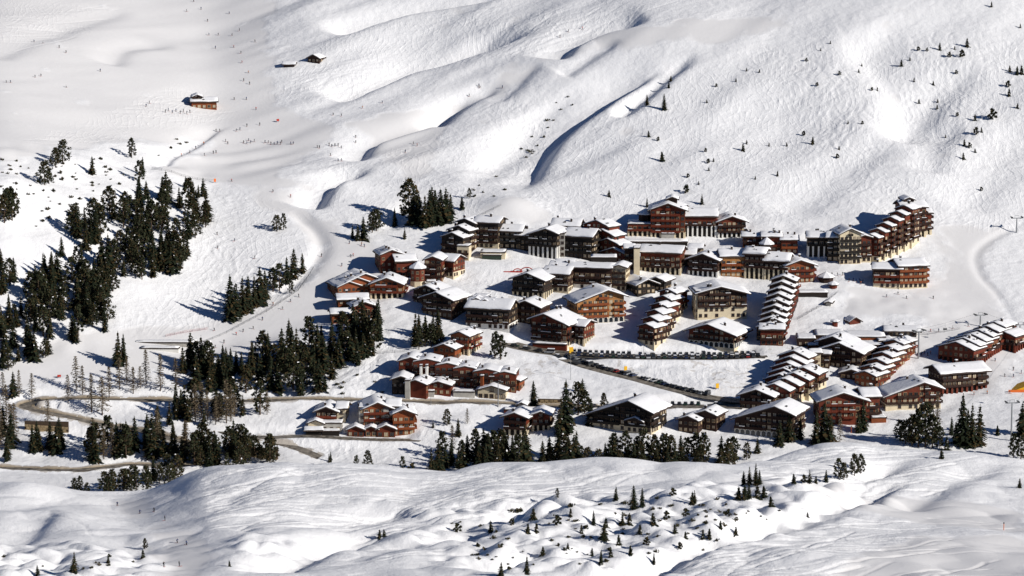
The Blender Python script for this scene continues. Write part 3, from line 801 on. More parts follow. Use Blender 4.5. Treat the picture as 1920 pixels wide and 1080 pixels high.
    def facade(style, length, topf, frame):
        if not style or style == '-': return
        nb = max(1, int(round(length / bay))); bw = length / nb
        for k in range(int(za / FLOOR) + 1):
            z0 = k * FLOOR
            if base and z0 < zb - 0.5:
                if bt == 'cols':
                    if k == 0:
                        for i in range(nb + 1):
                            X, Y, rr = frame(min(max(i * bw, 0.45), length - 0.45), 0.1)
                            link('column', COLM[colm], b.root, (lo[0] + X, lo[1] + Y, lo[2]), ya + rr, (1, 1, zb))
                elif bt == 'arch' and k == 0:
                    for i in range(nb):
                        X, Y, rr = frame((i + 0.5) * bw, -0.17)
                        link('arched_opening', ARCH, b.root, (lo[0] + X, lo[1] + Y, lo[2] + z0 + 0.05), ya + rr, (1, 1, 1.0))
                elif bt in ('cream', 'arch'):
                    for i in range(nb):
                        if RB.random() < 0.25: continue
                        X, Y, rr = frame((i + 0.5) * bw, -0.13)
                        link('window', WIN[('glass', 'frame_dark')], b.root, (lo[0] + X, lo[1] + Y, lo[2] + z0 + 0.8), ya + rr)
                continue
            for i in range(nb):
                s_ = (i + 0.5) * bw
                if z0 + 2.4 > topf(s_) - 0.2: continue
                if RB.random() < skip: continue
                X, Y, rr = frame(s_, -0.01)
                fm = 'frame_pale' if RB.random() < pale else 'frame_dark'; pn = 'curtain' if RB.random() < curt else 'glass'
                sc_ = (min(1.25, bw / 2.2), 1, 1.15) if style == 'b' else (0.95, 1, 0.9)
                link('window', WIN[(pn, fm)], b.root, (lo[0] + X, lo[1] + Y, lo[2] + z0 + (0.45 if style == 'b' else 0.85)), ya + rr, sc_)
                if style == 'b' and k >= wz and i % 7 != 6:
                    sn = RB.random() < 0.22
                    key = (bal, sn)
                    if key not in BAL: BAL[key] = balcony_mesh(*key)
                    link('balcony', BAL[key], b.root, (lo[0] + X, lo[1] + Y, lo[2] + z0), ya + rr, (bw * 0.98, 1, 1))
    def f_front(s_, o_): X, Y = rot(ya, s_ - hx, o_); return X, Y, 0.0
    def f_right(s_, o_): X, Y = rot(ya, hx - o_, s_); return X, Y, math.pi / 2
    def f_left(s_, o_): X, Y = rot(ya, -hx + o_, D - s_); return X, Y, -math.pi / 2
    if roof == 'P':
        if fr: 
            for k in range(base, int(h / FLOOR)):
                for i, rr in enumerate((-0.785, 0, 0.785)):
                    X, Y = rot(rr, 0, -hx - 0.02); X, Y = rot(ya, X, Y + hx)
                    link('window', WIN[('glass', 'frame_pale')], b.root, (lo[0] + X, lo[1] + Y, lo[2] + k * FLOOR + 0.8), ya + rr, (0.9, 1, 0.9))
    else:
        facade(fr, w, lambda s_: top_front(s_ - hx), f_front)
        facade(ri, D, lambda s_: top_right(s_), f_right)
        facade(le, D, lambda s_: top_left(D - s_), f_left)
    return dict(x=x, y=y, z=z, w=w, h=h)
def row(b, n, p0, p1, W, Hh, D, yaw, up=0.9, **kw):
    kw = {**kw, 'ov': 0.8, 'snow': 0.32}
    for k in range(n):
        t = k / max(1, n - 1)
        kw['dz'] = up * (n - 1 - k)
        W_ = W if not isinstance(W, tuple) else W[0] + (W[1] - W[0]) * t
        H_ = Hh if not isinstance(Hh, tuple) else Hh[0] + (Hh[1] - Hh[0]) * t
        mod(b, p0[0] + (p1[0] - p0[0]) * t, p0[1] + (p1[1] - p0[1]) * t, W_, H_, D, yaw, **kw)
# ------------------------------------------------------------------ the village
RED = dict(th='wood_red', bal='wood_red'); DRK = dict(th='wood_dark', bal='wood_dark'); BLK = dict(th='wood_black', bal='wood_dark'); ORG = dict(th='wood_orange', bal='wood_red'); GLD = dict(th='wood_gold', bal='wood_orange')
# --- upper left block with the turret
b = Building('apartment_chalet', 'red brown chalet block with an eight sided snow capped turret above two arches', 790, 535)
mod(b, 735, 512, 42, 34, 14, 14, 'G', fr='w', le='w', chim=2, **RED)
mod(b, 762, 520, 36, 30, 12, 14, 'E', fr='w', le='w', chim=1, **RED)
mod(b, 838, 520, 24, 30, 12, -28, 'E', fr='b', ri='w', base=1, **RED)
mod(b, 812, 530, 32, 42, 14, -10, 'G', fr='b', ri='b', le='w', **RED)
mod(b, 783, 539, 26, 34, 8, 0, 'P', base=1, rise=0.4, **RED)
mod(b, 808, 540, 17, 11, 4, 0, 'F', th='white', base=1, bt='arch', bwall='white', fr='w', ri='-', le='-')
# --- stepped orange chalets
b = Building('stepped_chalet', 'orange wooden chalet row stepping down behind dark pines at the piste edge', 720, 562)
row(b, 3, (685, 552), (655, 560), 42, 22, 16, 22, roof='G', fr='w', le='w', ri='-', chim=1, **ORG)
mod(b, 725, 560, 62, 26, 17, -4, 'G', fr='b', ri='b', le='w', base=1, bt='cols', chim=2, th='wood_orange', bal='wood_red')
mod(b, 662, 584, 54, 22, 11, 8, 'E', rise=0.3, fr='w', le='w', **ORG)
mod(b, 684, 600, 44, 24, 12, 14, 'G', fr='b', le='w', **RED)
mod(b, 640, 607, 34, 18, 9, 10, 'E', fr='w', le='w', th='wood_orange', rise=0.35)
# --- dark chalet left of centre
b = Building('large_chalet', 'big dark gabled chalet with orange right side wall among pines', 822, 594)
mod(b, 820, 594, 56, 34, 15, -28, 'G', rise=0.36, fr='b', ri='w', ov=2.0, th='wood_dark', bal='wood_dark')
mod(b, 800, 572, 50, 26, 12, -26, 'G', rise=0.36, fr='b', ri='-', ov=1.6, **DRK)
# --- small red chalet below it
b = Building('small_chalet', 'red brown chalet in two stepped gables with cream posts above the road', 850, 672)
mod(b, 862, 664, 34, 34, 13, -24, 'G', fr='b', ri='b', base=1, bt='cols', chim=1, th='wood_orange', bal='wood_red')
mod(b, 833, 674, 40, 20, 12, -20, 'G', fr='w', ri='b', th='wood_orange', bal='wood_red', curt=0.3)
# --- dark hotel with dormers
b = Building('dormer_hotel', 'long dark hotel with a row of snowy dormers on its roof and white plinth', 930, 615)
mod(b, 914, 617, 80, 38, 15, -18, 'E', rise=0.45, fr='b', ri='w', le='w', base=1, bwall='white', th='wood_black', bal='wood_dark', chim=2)
for k, (du, dv) in enumerate(((0, 0), (16, 6), (32, 8), (48, 14))):
    mod(b, 893 + du, 605 + dv * 0.5, 13, 42, 7, -10, 'G', rise=0.45, fr='-', ri='-', le='-', ov=0.7, th='wood_black', snow=0.5)
mod(b, 900, 596, 26, 38, 8, -10, 'F', fr='-', ri='-', le='-', th='wood_black')
mod(b, 985, 606, 56, 30, 14, -20, 'G', rise=0.36, fr='b', ri='w', chim=2, **DRK)
# --- dark red chalet on the corner of the car park
b = Building('corner_chalet', 'dark red gabled chalet with balcony rows and cream ground floor at the car park', 1040, 648)
mod(b, 1030, 648, 66, 42, 17, -26, 'G', rise=0.36, ax=-0.12, fr='b', ri='b', base=1, ov=2.0, chim=2, th='wood_red', bal='wood_red', pale=0.3)
mod(b, 1086, 646, 18, 34, 12, -26, 'E', rise=0.3, fr='b', ri='w', base=1, bt='cols', **RED)
b = Building('red_canopy', 'low dark red canopy hut with snow on its flat roof beside the yellow box', 1030, 656)
mod(b, 1030, 655, 62, 9, 6, -14, 'F', fr='-', ri='-', le='-', th='wood_red', snow=0.3)
# --- golden chalet
b = Building('golden_chalet', 'bright golden wood chalet with four balcony rows and arched cream base', 1127, 605)
mod(b, 1126, 605, 88, 40, 17, 16, 'G', rise=0.34, ax=0.14, fr='b', ri='b', le='w', base=1, bt='arch', ov=2.0, th='wood_gold', bal='wood_orange', pale=0.5, curt=0.6, chim=1)
# --- dark green fronted chalet
b = Building('glazed_chalet', 'dark fronted gabled chalet with cream right wall above the long snow terrace', 985, 558)
mod(b, 990, 558, 58, 34, 14, -22, 'G', rise=0.36, fr='b', ri='w', base=1, bt='cols', ov=1.8, th='wood_black', bal='wood_black')
mod(b, 1042, 548, 46, 34, 13, -18, 'E', rise=0.36, fr='b', ri='w', base=1, chim=1, **DRK)
mod(b, 1052, 535, 40, 34, 11, -12, 'E', rise=0.3, fr='w', ri='w', **DRK)
# --- long hotel with penthouse
b = Building('long_hotel', 'long dark balconied hotel with flat snowy roof, box penthouse and cream end tower', 1110, 543)
mod(b, 1106, 543, 78, 40, 15, -12, 'E', rise=0.16, fr='b', ri='w', le='w', base=1, bwall='white', th='wood_dark', bal='wood_dark', curt=0.35)
mod(b, 1160, 546, 26, 44, 12, -12, 'G', rise=0.3, fr='b', ri='w', base=1, th='cream', bal='wood_dark')
mod(b, 1132, 532, 48, 48, 8, -2, 'F', fr='-', ri='-', le='-', th='wood_black')
mod(b, 1060, 532, 30, 34, 12, -2, 'E', rise=0.3, fr='b', **DRK)
# --- little meeting house with butterfly roof
b = Building('meeting_house', 'small dark building with grey winged roof between the long hotel and snow field', 1218, 550)
mod(b, 1212, 552, 34, 20, 13, 24, 'G', rise=0.4, fr='w', ri='w', ov=2.2, **BLK)
mod(b, 1232, 546, 26, 20, 10, -24, 'G', rise=0.4, fr='w', ri='w', ov=1.8, **BLK)
# --- red hotel with cream tower
b = Building('tower_hotel', 'dark red balconied hotel with broad white roof and a tall cream corner tower', 1225, 515)
mod(b, 1238, 512, 74, 38, 14, -14, 'E', rise=0.34, fr='b', ri='w', le='w', base=1, bt='cols', th='wood_red', bal='wood_red')
mod(b, 1194, 516, 11, 50, 5, 0, 'F', fr='-', ri='-', le='-', th='cream', snow=0.4)
mod(b, 1180, 506, 16, 40, 8, 0, 'E', rise=0.3, fr='b', **DRK)
mod(b, 1286, 500, 32, 22, 12, -8, 'E', rise=0.3, fr='w', ri='w', **DRK)
mod(b, 1304, 488, 22, 22, 9, -10, 'E', rise=0.3, th='cream', fr='w')
# --- stacked dark gables, top left of the village
b = Building('stacked_gable_hotel', 'dark hotel of stacked stepped gables with one chimney stack at the upper left', 852, 480)
row(b, 3, (872, 462), (848, 482), 40, 36, 11, -26, roof='G', rise=0.38, fr='b', ri='b', ov=1.6, chim=1, th='wood_black', bal='wood_dark', pale=0.5)
mod(b, 868, 488, 22, 26, 6, -12, 'F', fr='b', ri='-', th='cream', bal='wood_dark', pale=0.4)
b = Building('square_hotel', 'square dark hotel with flat roof band and cream ground floor above the glass pavilion', 915, 466)
mod(b, 912, 466, 44, 48, 14, -16, 'E', rise=0.28, fr='b', ri='w', le='w', base=1, th='wood_black', bal='wood_dark', pale=0.5)
mod(b, 956, 466, 42, 32, 12, -12, 'E', rise=0.36, fr='b', ri='w', th='wood_black', bal='wood_black')
mod(b, 984, 470, 34, 28, 12, -14, 'E', rise=0.36, fr='w', ri='w', th='wood_black', bal='wood_black')
b = Building('glass_pavilion', 'low pale pavilion with green window band in front of the square hotel', 924, 485)
mod(b, 924, 486, 46, 12, 8, -4, 'F', fr='-', ri='-', le='-', th='cream', snow=0.4)
mod(b, 922, 487, 36, 8, 1, -4, 'F', fr='-', ri='-', le='-', th='green_glass', snow=0.1)
# --- dark hotel with white columns
b = Building('columned_hotel', 'very dark hotel with white ground floor columns and a pale stair tower', 1040, 482)
mod(b, 1018, 483, 52, 42, 14, -20, 'G', rise=0.34, ax=0.12, fr='b', ri='w', base=2, bt='cols', colm='white', th='wood_black', bal='wood_black', ov=1.8)
mod(b, 1051, 482, 15, 44, 6, -10, 'F', fr='w', ri='-', le='-', th='concrete', pale=0.1, curt=0.0, bay=2.0)
mod(b, 1084, 484, 50, 40, 14, -22, 'E', rise=0.42, fr='b', ri='b', th='wood_black', bal='wood_black', chim=1)
mod(b, 1060, 462, 50, 38, 12, -12, 'E', rise=0.42, fr='-', ri='b', chim=2, **BLK)
b = Building('terraced_hotel', 'brown hotel stepping down in four sloped roofs with a white end wall', 1140, 490)
row(b, 4, (1118, 470), (1150, 492), 46, (36, 16), 9, -38, roof='G', rise=0.34, fr='w', ri='b', ov=1.4, th='wood_red', bal='wood_red')
mod(b, 1163, 474, 9, 26, 4, -10, 'F', fr='-', ri='-', le='-', th='white', snow=0.3)
# --- top hotel
b = Building('grand_hotel', 'broad red brown hotel with tall gable and white columns at the foot of the mountain', 1285, 445)
mod(b, 1200, 443, 46, 22, 13, -4, 'F', fr='b', ri='-', le='w', base=1, bt='cols', th='wood_red', bal='wood_red')
mod(b, 1210, 436, 26, 32, 9, -4, 'P', rise=0.35, fr=None, th='wood_dark')
mod(b, 1252, 446, 64, 52, 17, -4, 'G', rise=0.36, fr='b', ri='w', le='w', base=1, bt='cols', ov=1.8, th='wood_red', bal='wood_red', pale=0.25, curt=0.25)
mod(b, 1260, 436, 18, 62, 8, -4, 'G', rise=0.4, fr='-', ri='-', le='-', th='wood_dark')
mod(b, 1312, 444, 62, 38, 15, -4, 'E', rise=0.38, fr='b', ri='w', base=2, bt='cols', colm='white', th='wood_red', bal='wood_dark')
mod(b, 1372, 446, 52, 30, 14, 4, 'G', rise=0.36, fr='b', ri='b', le='w', base=1, bt='cols', colm='white', ov=1.6, th='wood_red', bal='wood_red', pale=0.5)
mod(b, 1252, 448, 24, 9, 4, -4, 'F', fr='-', ri='-', le='-', th='concrete')
# --- low red cluster right of it
b = Building('low_chalet_cluster', 'cluster of low red chalets with small snowy roofs behind the domed roof', 1450, 474)
mod(b, 1410, 466, 34, 22, 10, -4, 'E', rise=0.3, fr='b', chim=2, **RED)
mod(b, 1447, 472, 34, 28, 10, -2, 'E', rise=0.3, fr='b', chim=3, **RED)
mod(b, 1480, 476, 30, 26, 10, -2, 'E', rise=0.3, fr='b', ri='w', chim=2, th='wood_red', bal='wood_orange')
mod(b, 1438, 482, 22, 22, 8, 0, 'P', rise=0.5, fr=None, th='wood_dark')
# --- dark gable with golden wing
b = Building('golden_wing_chalet', 'dark gabled chalet joined to a golden balconied wing at the village centre', 1345, 520)
mod(b, 1318, 518, 54, 31, 14, -20, 'G', rise=0.36, fr='b', ri='w', le='w', base=1, bt='cols', colm='white', ov=1.8, th='wood_dark', bal='wood_dark')
mod(b, 1375, 519, 46, 38, 13, 4, 'E', rise=0.36, fr='b', ri='w', th='wood_gold', bal='wood_orange', pale=0.5, curt=0.55)
b = Building('domed_hotel', 'dark hotel with rounded snow roof above five cream ground floor columns', 1415, 523)
mod(b, 1414, 523, 36, 46, 14, -14, 'E', rise=0.22, fr='b', ri='w', le='w', base=2, bt='cols', th='wood_dark', bal='wood_dark', snow=1.0)
b = Building('columned_chalet', 'dark chalet with curved white roof and cream columns beside the domed hotel', 1455, 526)
mod(b, 1455, 526, 44, 36, 14, -14, 'E', rise=0.34, fr='b', ri='w', base=2, bt='cols', th='wood_dark', bal='wood_dark', snow=0.9)
b = Building('spotted_chalet', 'brown gabled chalet with many bright windows right of the village centre', 1498, 530)
mod(b, 1500, 530, 54, 32, 15, 10, 'G', rise=0.34, fr='b', ri='b', le='w', ov=1.6, th='wood_orange', bal='wood_red', pale=0.5, curt=0.55)
# --- glazed hotel and tall stepped row, upper right
b = Building('glazed_gable_hotel', 'dark hotel with white columns and a tall yellow glazed gable front', 1575, 494)
mod(b, 1540, 482, 52, 36, 13, -4, 'E', rise=0.3, fr='b', base=2, bt='cols', colm='white', th='wood_black', bal='wood_black', chim=2)
mod(b, 1566, 490, 30, 44, 12, -8, 'E', rise=0.3, fr='b', th='wood_black', bal='wood_black')
mod(b, 1594, 495, 40, 56, 14, 12, 'G', rise=0.45, fr='b', ri='w', le='w', th='cream', bal='wood_black', pale=0.2, curt=0.2, bay=2.3)
mod(b, 1620, 492, 26, 46, 12, 10, 'G', rise=0.3, fr='b', ri='w', base=1, **RED)
b = Building('tall_stepped_hotel', 'tall red hotel climbing in stepped snowy gables to a square top tower', 1690, 470)
row(b, 6, (1694, 462), (1632, 490), (28, 26), (64, 44), 9, -32, up=0.3, roof='G', rise=0.36, fr='w', ri='b', le='-', base=1, ov=1.4, th='wood_red', bal='wood_red', pale=0.5)
mod(b, 1713, 443, 46, 54, 14, 8, 'E', rise=0.36, fr='b', ri='b', le='w', base=1, bt='cols', th='wood_red', bal='wood_red', pale=0.5)
mod(b, 1738, 440, 16, 40, 10, 8, 'E', rise=0.3, fr='b', ri='b', base=1, bt='cols', **RED)
mod(b, 1703, 437, 18, 62, 8, 8, 'G', rise=0.4, fr='-', ri='-', le='-', th='wood_dark')
b = Building('crimson_lodge', 'crimson lodge with cream windowed base standing alone beside the right hand piste', 1688, 540)
mod(b, 1664, 541, 52, 36, 14, -4, 'E', rise=0.26, fr='b', le='w', base=1, th='wood_dark', bal='wood_red', pale=0.3)
mod(b, 1712, 541, 54, 42, 15, 12, 'E', rise=0.3, fr='b', ri='b', base=1, th='wood_red', bal='wood_orange', chim=1)
# --- stepped row in the middle
b = Building('serrated_row', 'saw toothed brown apartment row coming down the slope left of the white hotel', 1245, 640)
row(b, 6, (1252, 585), (1212, 648), (30, 28), (30, 34), 10, -36, up=0.3, roof='G', rise=0.34, fr='b', ri='b', le='-', base=1, ov=1.5, th='wood_red', bal='wood_red', pale=0.5)
b = Building('white_hotel', 'cream and white hotel with wide snowy gable, dark balconies and arcaded base', 1350, 598)
mod(b, 1354, 597, 92, 46, 17, 6, 'G', rise=0.26, ax=-0.04, fr='b', ri='w', le='w', base=2, bwall='cream', ov=2.0, th='wood_dark', bal='wood_dark', chim=2, curt=0.3)
mod(b, 1311, 599, 15, 52, 10, 6, 'F', fr='w', ri='-', le='w', th='cream', snow=0.2, skip=0.6)
b = Building('low_gable_lodge', 'dark lodge with very wide low gable and cream arches above the car park', 1344, 650)
mod(b, 1334, 650, 82, 25, 17, -25, 'G', rise=0.32, ax=-0.06, fr='b', ri='b', le='w', base=1, bt='arch', ov=2.4, th='wood_red', bal='wood_dark', pale=0.5)
b = Building('chevron_row', 'apartment row of nine stacked chevron roofs above a dark red end house', 1450, 640)
row(b, 9, (1468, 575), (1442, 640), (44, 46), 24, 8, -17, up=0.8, roof='G', rise=0.38, fr='w', ri='b', le='w', ov=1.5, th='wood_dark', bal='wood_red', curt=0.2)
mod(b, 1447, 648, 42, 30, 9, -6, 'E', rise=0.35, fr='b', ri='b', le='w', **RED)
# --- market hall roofs
b = Building('market_hall', 'long low hall with flat snowy roofs along the foot of the nursery slope', 1580, 650)
mod(b, 1512, 650, 34, 14, 12, -2, 'F', fr='w', ri='-', le='-', th='wood_dark', snow=0.5)
mod(b, 1556, 644, 54, 14, 14, -2, 'F', fr='w', ri='-', le='-', th='wood_dark', snow=0.5)
mod(b, 1622, 646, 76, 13, 14, -2, 'F', fr='w', ri='-', le='-', th='wood_orange', snow=0.5)
mod(b, 1532, 658, 34, 9, 10, -2, 'F', fr='w', ri='-', le='-', th='wood_red', snow=0.5)
mod(b, 1564, 656, 34, 11, 10, -2, 'F', fr='-', ri='-', le='-', th='wood_dark', snow=0.5)
b = Building('dark_double_chalet', 'dark chalet with wide double gable and a cream stair tower at its left', 1575, 690)
mod(b, 1576, 690, 74, 31, 16, -24, 'G', rise=0.36, ax=-0.02, fr='b', ri='w', le='w', ov=2.0, th='wood_dark', bal='wood_dark', curt=0.3)
mod(b, 1562, 676, 54, 34, 12, -24, 'G', rise=0.36, fr='-', ri='w', ov=1.8, th='wood_dark')
mod(b, 1530, 692, 17, 30, 6, 6, 'E', rise=0.3, fr='w', th='cream')
mod(b, 1546, 690, 18, 26, 9, -10, 'E', rise=0.3, fr='b', **DRK)
# --- two saw tooth rows lower right
b = Building('long_chevron_row', 'longest row of stepped chevron roofs falling towards the lower car park', 1460, 755)
row(b, 5, (1488, 702), (1462, 738), 54, 24, 9, -26, up=0.5, roof='G', rise=0.38, fr='w', ri='b', ov=1.5, th='wood_red', bal='wood_red', pale=0.5)
row(b, 4, (1506, 738), (1452, 758), 54, 26, 10, -26, roof='G', rise=0.38, fr='w', ri='b', base=1, ov=1.6, th='wood_red', bal='wood_red', pale=0.5)
mod(b, 1418, 768, 60, 26, 12, -16, 'G', rise=0.36, fr='b', ri='w', ov=1.8, **DRK)
b = Building('white_roofed_row', 'row of square white roofs stepping down behind the red gabled houses', 1660, 720)
row(b, 6, (1676, 670), (1622, 726), (32, 36), 22, 12, -36, up=0.2, roof='G', rise=0.3, fr='w', ri='b', le='-', base=0, ov=1.5, th='wood_orange', bal='wood_red', pale=0.5, snow=0.5)
mod(b, 1596, 712, 40, 12, 10, -10, 'G', rise=0.3, fr='w', ri='-', th='wood_dark')
b = Building('piste_side_row', 'row of stepped white roofs at the right edge beside the wide piste', 1840, 680)
row(b, 6, (1864, 646), (1792, 682), (36, 60), (30, 28), 12, -36, up=0.2, roof='G', rise=0.32, fr='w', ri='b', le='-', base=1, bt='cols', colm='wood_red', ov=1.5, th='wood_red', bal='wood_red', pale=0.5)
mod(b, 1884, 656, 34, 26, 12, -36, 'G', rise=0.32, fr='b', ri='b', base=1, bt='cols', colm='wood_red', **RED)
b = Building('long_grey_roof_house', 'long apartment house under one grey sloping roof with tall timber posts', 1806, 736)
mod(b, 1808, 735, 88, 38, 14, 20, 'E', rise=0.34, fr='b', ri='b', le='w', base=1, bt='cols', colm='wood_red', ov=1.8, th='wood_dark', bal='wood_dark', pale=0.5)
b = Building('grey_slope_chalet', 'red gabled house with long grey left roof slope and cream lower corner', 1715, 768)
mod(b, 1712, 768, 104, 26, 16, 8, 'G', rise=0.34, ax=0.18, fr='b', ri='b', le='w', base=1, ov=2.0, th='wood_red', bal='wood_red', pale=0.5, curt=0.5)
b = Building('red_pine_chalet', 'red gabled chalet with cream doorway behind tall spruces, wing at its right', 1585, 796)
mod(b, 1580, 796, 90, 44, 16, 4, 'G', rise=0.34, fr='b', ri='b', le='w', base=1, ov=1.8, bwall='wood_red', th='wood_red', bal='wood_red', pale=0.4, curt=0.3)
mod(b, 1634, 788, 30, 44, 15, 10, 'E', rise=0.3, fr='b', ri='b', chim=2, **RED)
b = Building('red_shed', 'small red flat shed at the corner of the red gabled chalet', 1645, 792)
mod(b, 1648, 793, 28, 9, 6, 6, 'F', fr='-', ri='-', le='-', th='wood_orange', snow=0.25)
b = Building('asymmetric_chalet', 'dark chalet with one very long left roof slope and cream garage arches', 1440, 818)
mod(b, 1432, 818, 106, 29, 17, -23, 'G', rise=0.36, ax=0.2, fr='b', ri='b', le='w', base=1, bt='arch', ov=2.0, th='wood_dark', bal='wood_dark', pale=0.5, curt=0.4, chim=1)
b = Building('black_gable_chalet', 'black gabled chalet under a huge white roof beside the lower road', 1170, 806)
mod(b, 1162, 808, 116, 26, 17, -26, 'G', rise=0.38, ax=0.16, fr='b', ri='b', base=1, ov=2.2, th='wood_black', bal='wood_black', pale=0.2, curt=0.3)
mod(b, 1190, 812, 30, 22, 8, -26, 'G', rise=0.38, fr='w', ri='w', base=1, **DRK)
b = Building('twin_gable_chalet', 'small dark chalet with two gables between the black chalet and garage arches', 1310, 810)
mod(b, 1323, 806, 38, 28, 12, -24, 'G', rise=0.36, fr='w', ri='w', **DRK)
mod(b, 1290, 812, 36, 24, 11, -24, 'G', rise=0.36, fr='w', ri='w', **DRK)
# --- lower left chalets
b = Building('red_twin_chalet', 'pair of bright red chalets with white snow roofs behind the lower pines', 985, 815)
mod(b, 966, 816, 42, 34, 13, -16, 'G', rise=0.36, fr='b', ri='b', le='w', base=1, bt='cols', ov=1.8, th='wood_red', bal='wood_red')
mod(b, 1014, 808, 32, 30, 12, -6, 'G', rise=0.36, fr='b', ri='b', base=1, bt='cols', ov=1.6, th='wood_red', bal='wood_red')
b = Building('roadside_hut', 'tiny pale hut with steep roof at the road above the red chalets', 978, 770)
mod(b, 978, 771, 14, 12, 5, -10, 'G', rise=0.5, fr='w', ri='w', th='concrete')
mod(b, 957, 776, 24, 7, 6, -4, 'F', fr='-', ri='-', le='-', th='wood_red')
b = Building('orange_hotel', 'bright orange hotel with two gables, pale towers and a red brown terrace front', 720, 818)
mod(b, 708, 800, 52, 34, 16, 6, 'G', rise=0.42, fr='b', ri='w', le='w', ov=1.8, th='wood_orange', bal='wood_red', pale=0.5, curt=0.55)
mod(b, 679, 801, 12, 36, 10, 0, 'F', fr='w', ri='-', le='w', th='concrete', snow=0.1)
mod(b, 724, 801, 10, 34, 6, 0, 'F', fr='w', ri='-', le='-', th='concrete', snow=0.1)
mod(b, 738, 796, 22, 34, 10, 0, 'E', rise=0.4, fr='w', **RED)
mod(b, 757, 816, 40, 40, 14, 6, 'G', rise=0.42, fr='b', ri='b', ov=1.6, th='wood_orange', bal='wood_orange', pale=0.5, curt=0.55)
mod(b, 667, 819, 30, 13, 6, 0, 'G', rise=0.42, fr='b', ri='-', le='-', th='wood_red', bal='wood_red')
mod(b, 696, 819, 22, 14, 6, 0, 'G', rise=0.42, fr='b', ri='-', le='-', th='wood_red', bal='wood_red')
mod(b, 724, 820, 34, 15, 6, 0, 'G', rise=0.42, fr='b', ri='-', le='-', th='wood_red', bal='wood_red')
b = Building('brown_annex', 'brown gabled annex over white garages left of the bright orange hotel', 610, 814)
mod(b, 612, 795, 38, 24, 13, -4, 'G', rise=0.4, fr='b', ri='w', ov=1.6, th='wood_dark', bal='wood_red')
mod(b, 640, 792, 16, 26, 9, -8, 'E', rise=0.4, fr='w', th='cream')
mod(b, 592, 808, 28, 14, 8, -2, 'G', rise=0.4, fr='w', th='cream')
mod(b, 622, 810, 38, 16, 8, -2, 'F', fr='w', th='concrete')
mod(b, 588, 816, 28, 9, 5, 0, 'E', rise=0.3, fr='-', th='wood_black')
mod(b, 620, 817, 32, 8, 5, 0, 'F', fr='w', th='wood_black')
# --- long zig-zag roofed building
b = Building('zigzag_roof_building', 'long dark red building under a continuous zigzag snow roof beside the road', 855, 735)
mod(b, 770, 712, 44, 34, 13, -6, 'G', rise=0.34, fr='w', le='w', ri='-', **RED)
for k, (uu_, vv_, ww_) in enumerate(((800, 716, 50), (838, 722, 44), (872, 727, 44), (912, 732, 50), (946, 735, 42))):
    mod(b, uu_, vv_, ww_ + 1, 36 - k * 1.0, 14, -6, 'G', rise=0.22, fr='b', ri='w' if k == 4 else '-', le='-', ov=0.15, th='wood_red', bal='wood_dark', pale=0.15, curt=0.1)
for uu_ in (789, 800):
    mod(b, uu_, 722, 4, 36, 1.5, -10, 'F', fr='-', ri='-', le='-', th='white', snow=0.2)
mod(b, 903, 738, 5, 32, 2, -14, 'F', fr='-', ri='-', le='-', th='wood_orange', snow=0.2)
mod(b, 965, 732, 18, 18, 7, -20, 'G', rise=0.34, fr='w', th='wood_orange')
b = Building('garage_house', 'garage house with zigzag snow roof and tall cream wall right at the road', 765, 748)
mod(b, 752, 740, 34, 28, 12, -4, 'G', rise=0.34, fr='w', le='-', th='wood_black')
mod(b, 780, 746, 38, 26, 12, -18, 'G', rise=0.34, fr='-', ri='w', th='wood_red')
mod(b, 764, 748, 9, 34, 6, -4, 'F', fr='-', ri='-', le='-', th='concrete', snow=0.1)
b = Building('middle_garage', 'low garage with zigzag snow roof between the two roadside garages', 824, 742)
mod(b, 822, 741, 46, 18, 10, -8, 'G', rise=0.3, fr='w', ri='w', base=0, th='wood_red', pale=0.5)
mod(b, 803, 744, 22, 10, 5, -4, 'F', fr='-', ri='-', le='-', th='concrete', snow=0.4)
mod(b, 870, 745, 40, 10, 4, -4, 'F', fr='-', ri='-', le='-', th='concrete', snow=0.3)
b = Building('right_garage', 'garage with pale doors and broad zigzag roof at the right roadside', 922, 748)
mod(b, 922, 748, 52, 16, 13, -10, 'G', rise=0.3, fr='b', ri='-', th='cream', bal='concrete', pale=0.1, curt=0.55, wz=9)
# --- huts on the mountain and small huts
b = Building('mountain_restaurant', 'wooden restaurant hut with snow roof on the upper left piste', 383, 204)
mod(b, 383, 204, 46, 13, 9, 8, 'E', rise=0.35, fr='b', ri='w', le='w', th='wood_orange', bal='wood_orange', pale=0.5, curt=0.55, bay=2.6)
mod(b, 370, 200, 16, 18, 8, 8, 'G', rise=0.4, fr='w', th='wood_dark')
b = Building('alpine_hut', 'small gabled hut with dark left wall high on the mountain', 588, 117)
mod(b, 588, 118, 22, 9, 7, -20, 'G', rise=0.5, fr='w', ri='w', th='wood_dark')
b = Building('alpine_shed', 'tiny dark shed left below the high gabled hut', 542, 125)
mod(b, 542, 126, 20, 5, 5, -4, 'E', rise=0.4, fr='w', ri='-', th='wood_dark', snow=0.3)
b = Building('snow_kiosk', 'little kiosk with pyramid snow roof beside the ski queue', 1550, 530)
mod(b, 1550, 531, 26, 9, 6, 0, 'P', rise=0.3, fr='w', th='wood_dark')
b = Building('brick_kiosk', 'tiny kiosk with pointed snow cap at the terrace corner', 1563, 541)
mod(b, 1563, 542, 14, 7, 4, 0, 'P', rise=0.35, fr=None, th='wood_red')
b = Building('terrace_arcade', 'low covered arcade with white flat roof along the snow terrace', 1520, 556)
mod(b, 1523, 557, 58, 7, 7, 2, 'F', fr='w', ri='-', le='-', th='wood_black', snow=0.5, bay=2.2)
b = Building('covered_walkway', 'rounded snow covered walkway running down beside the nursery slope', 1553, 572)
mod(b, 1553, 574, 9, 6, 18, -14, 'G', rise=0.3, fr='-', ri='w', le='-', th='concrete')
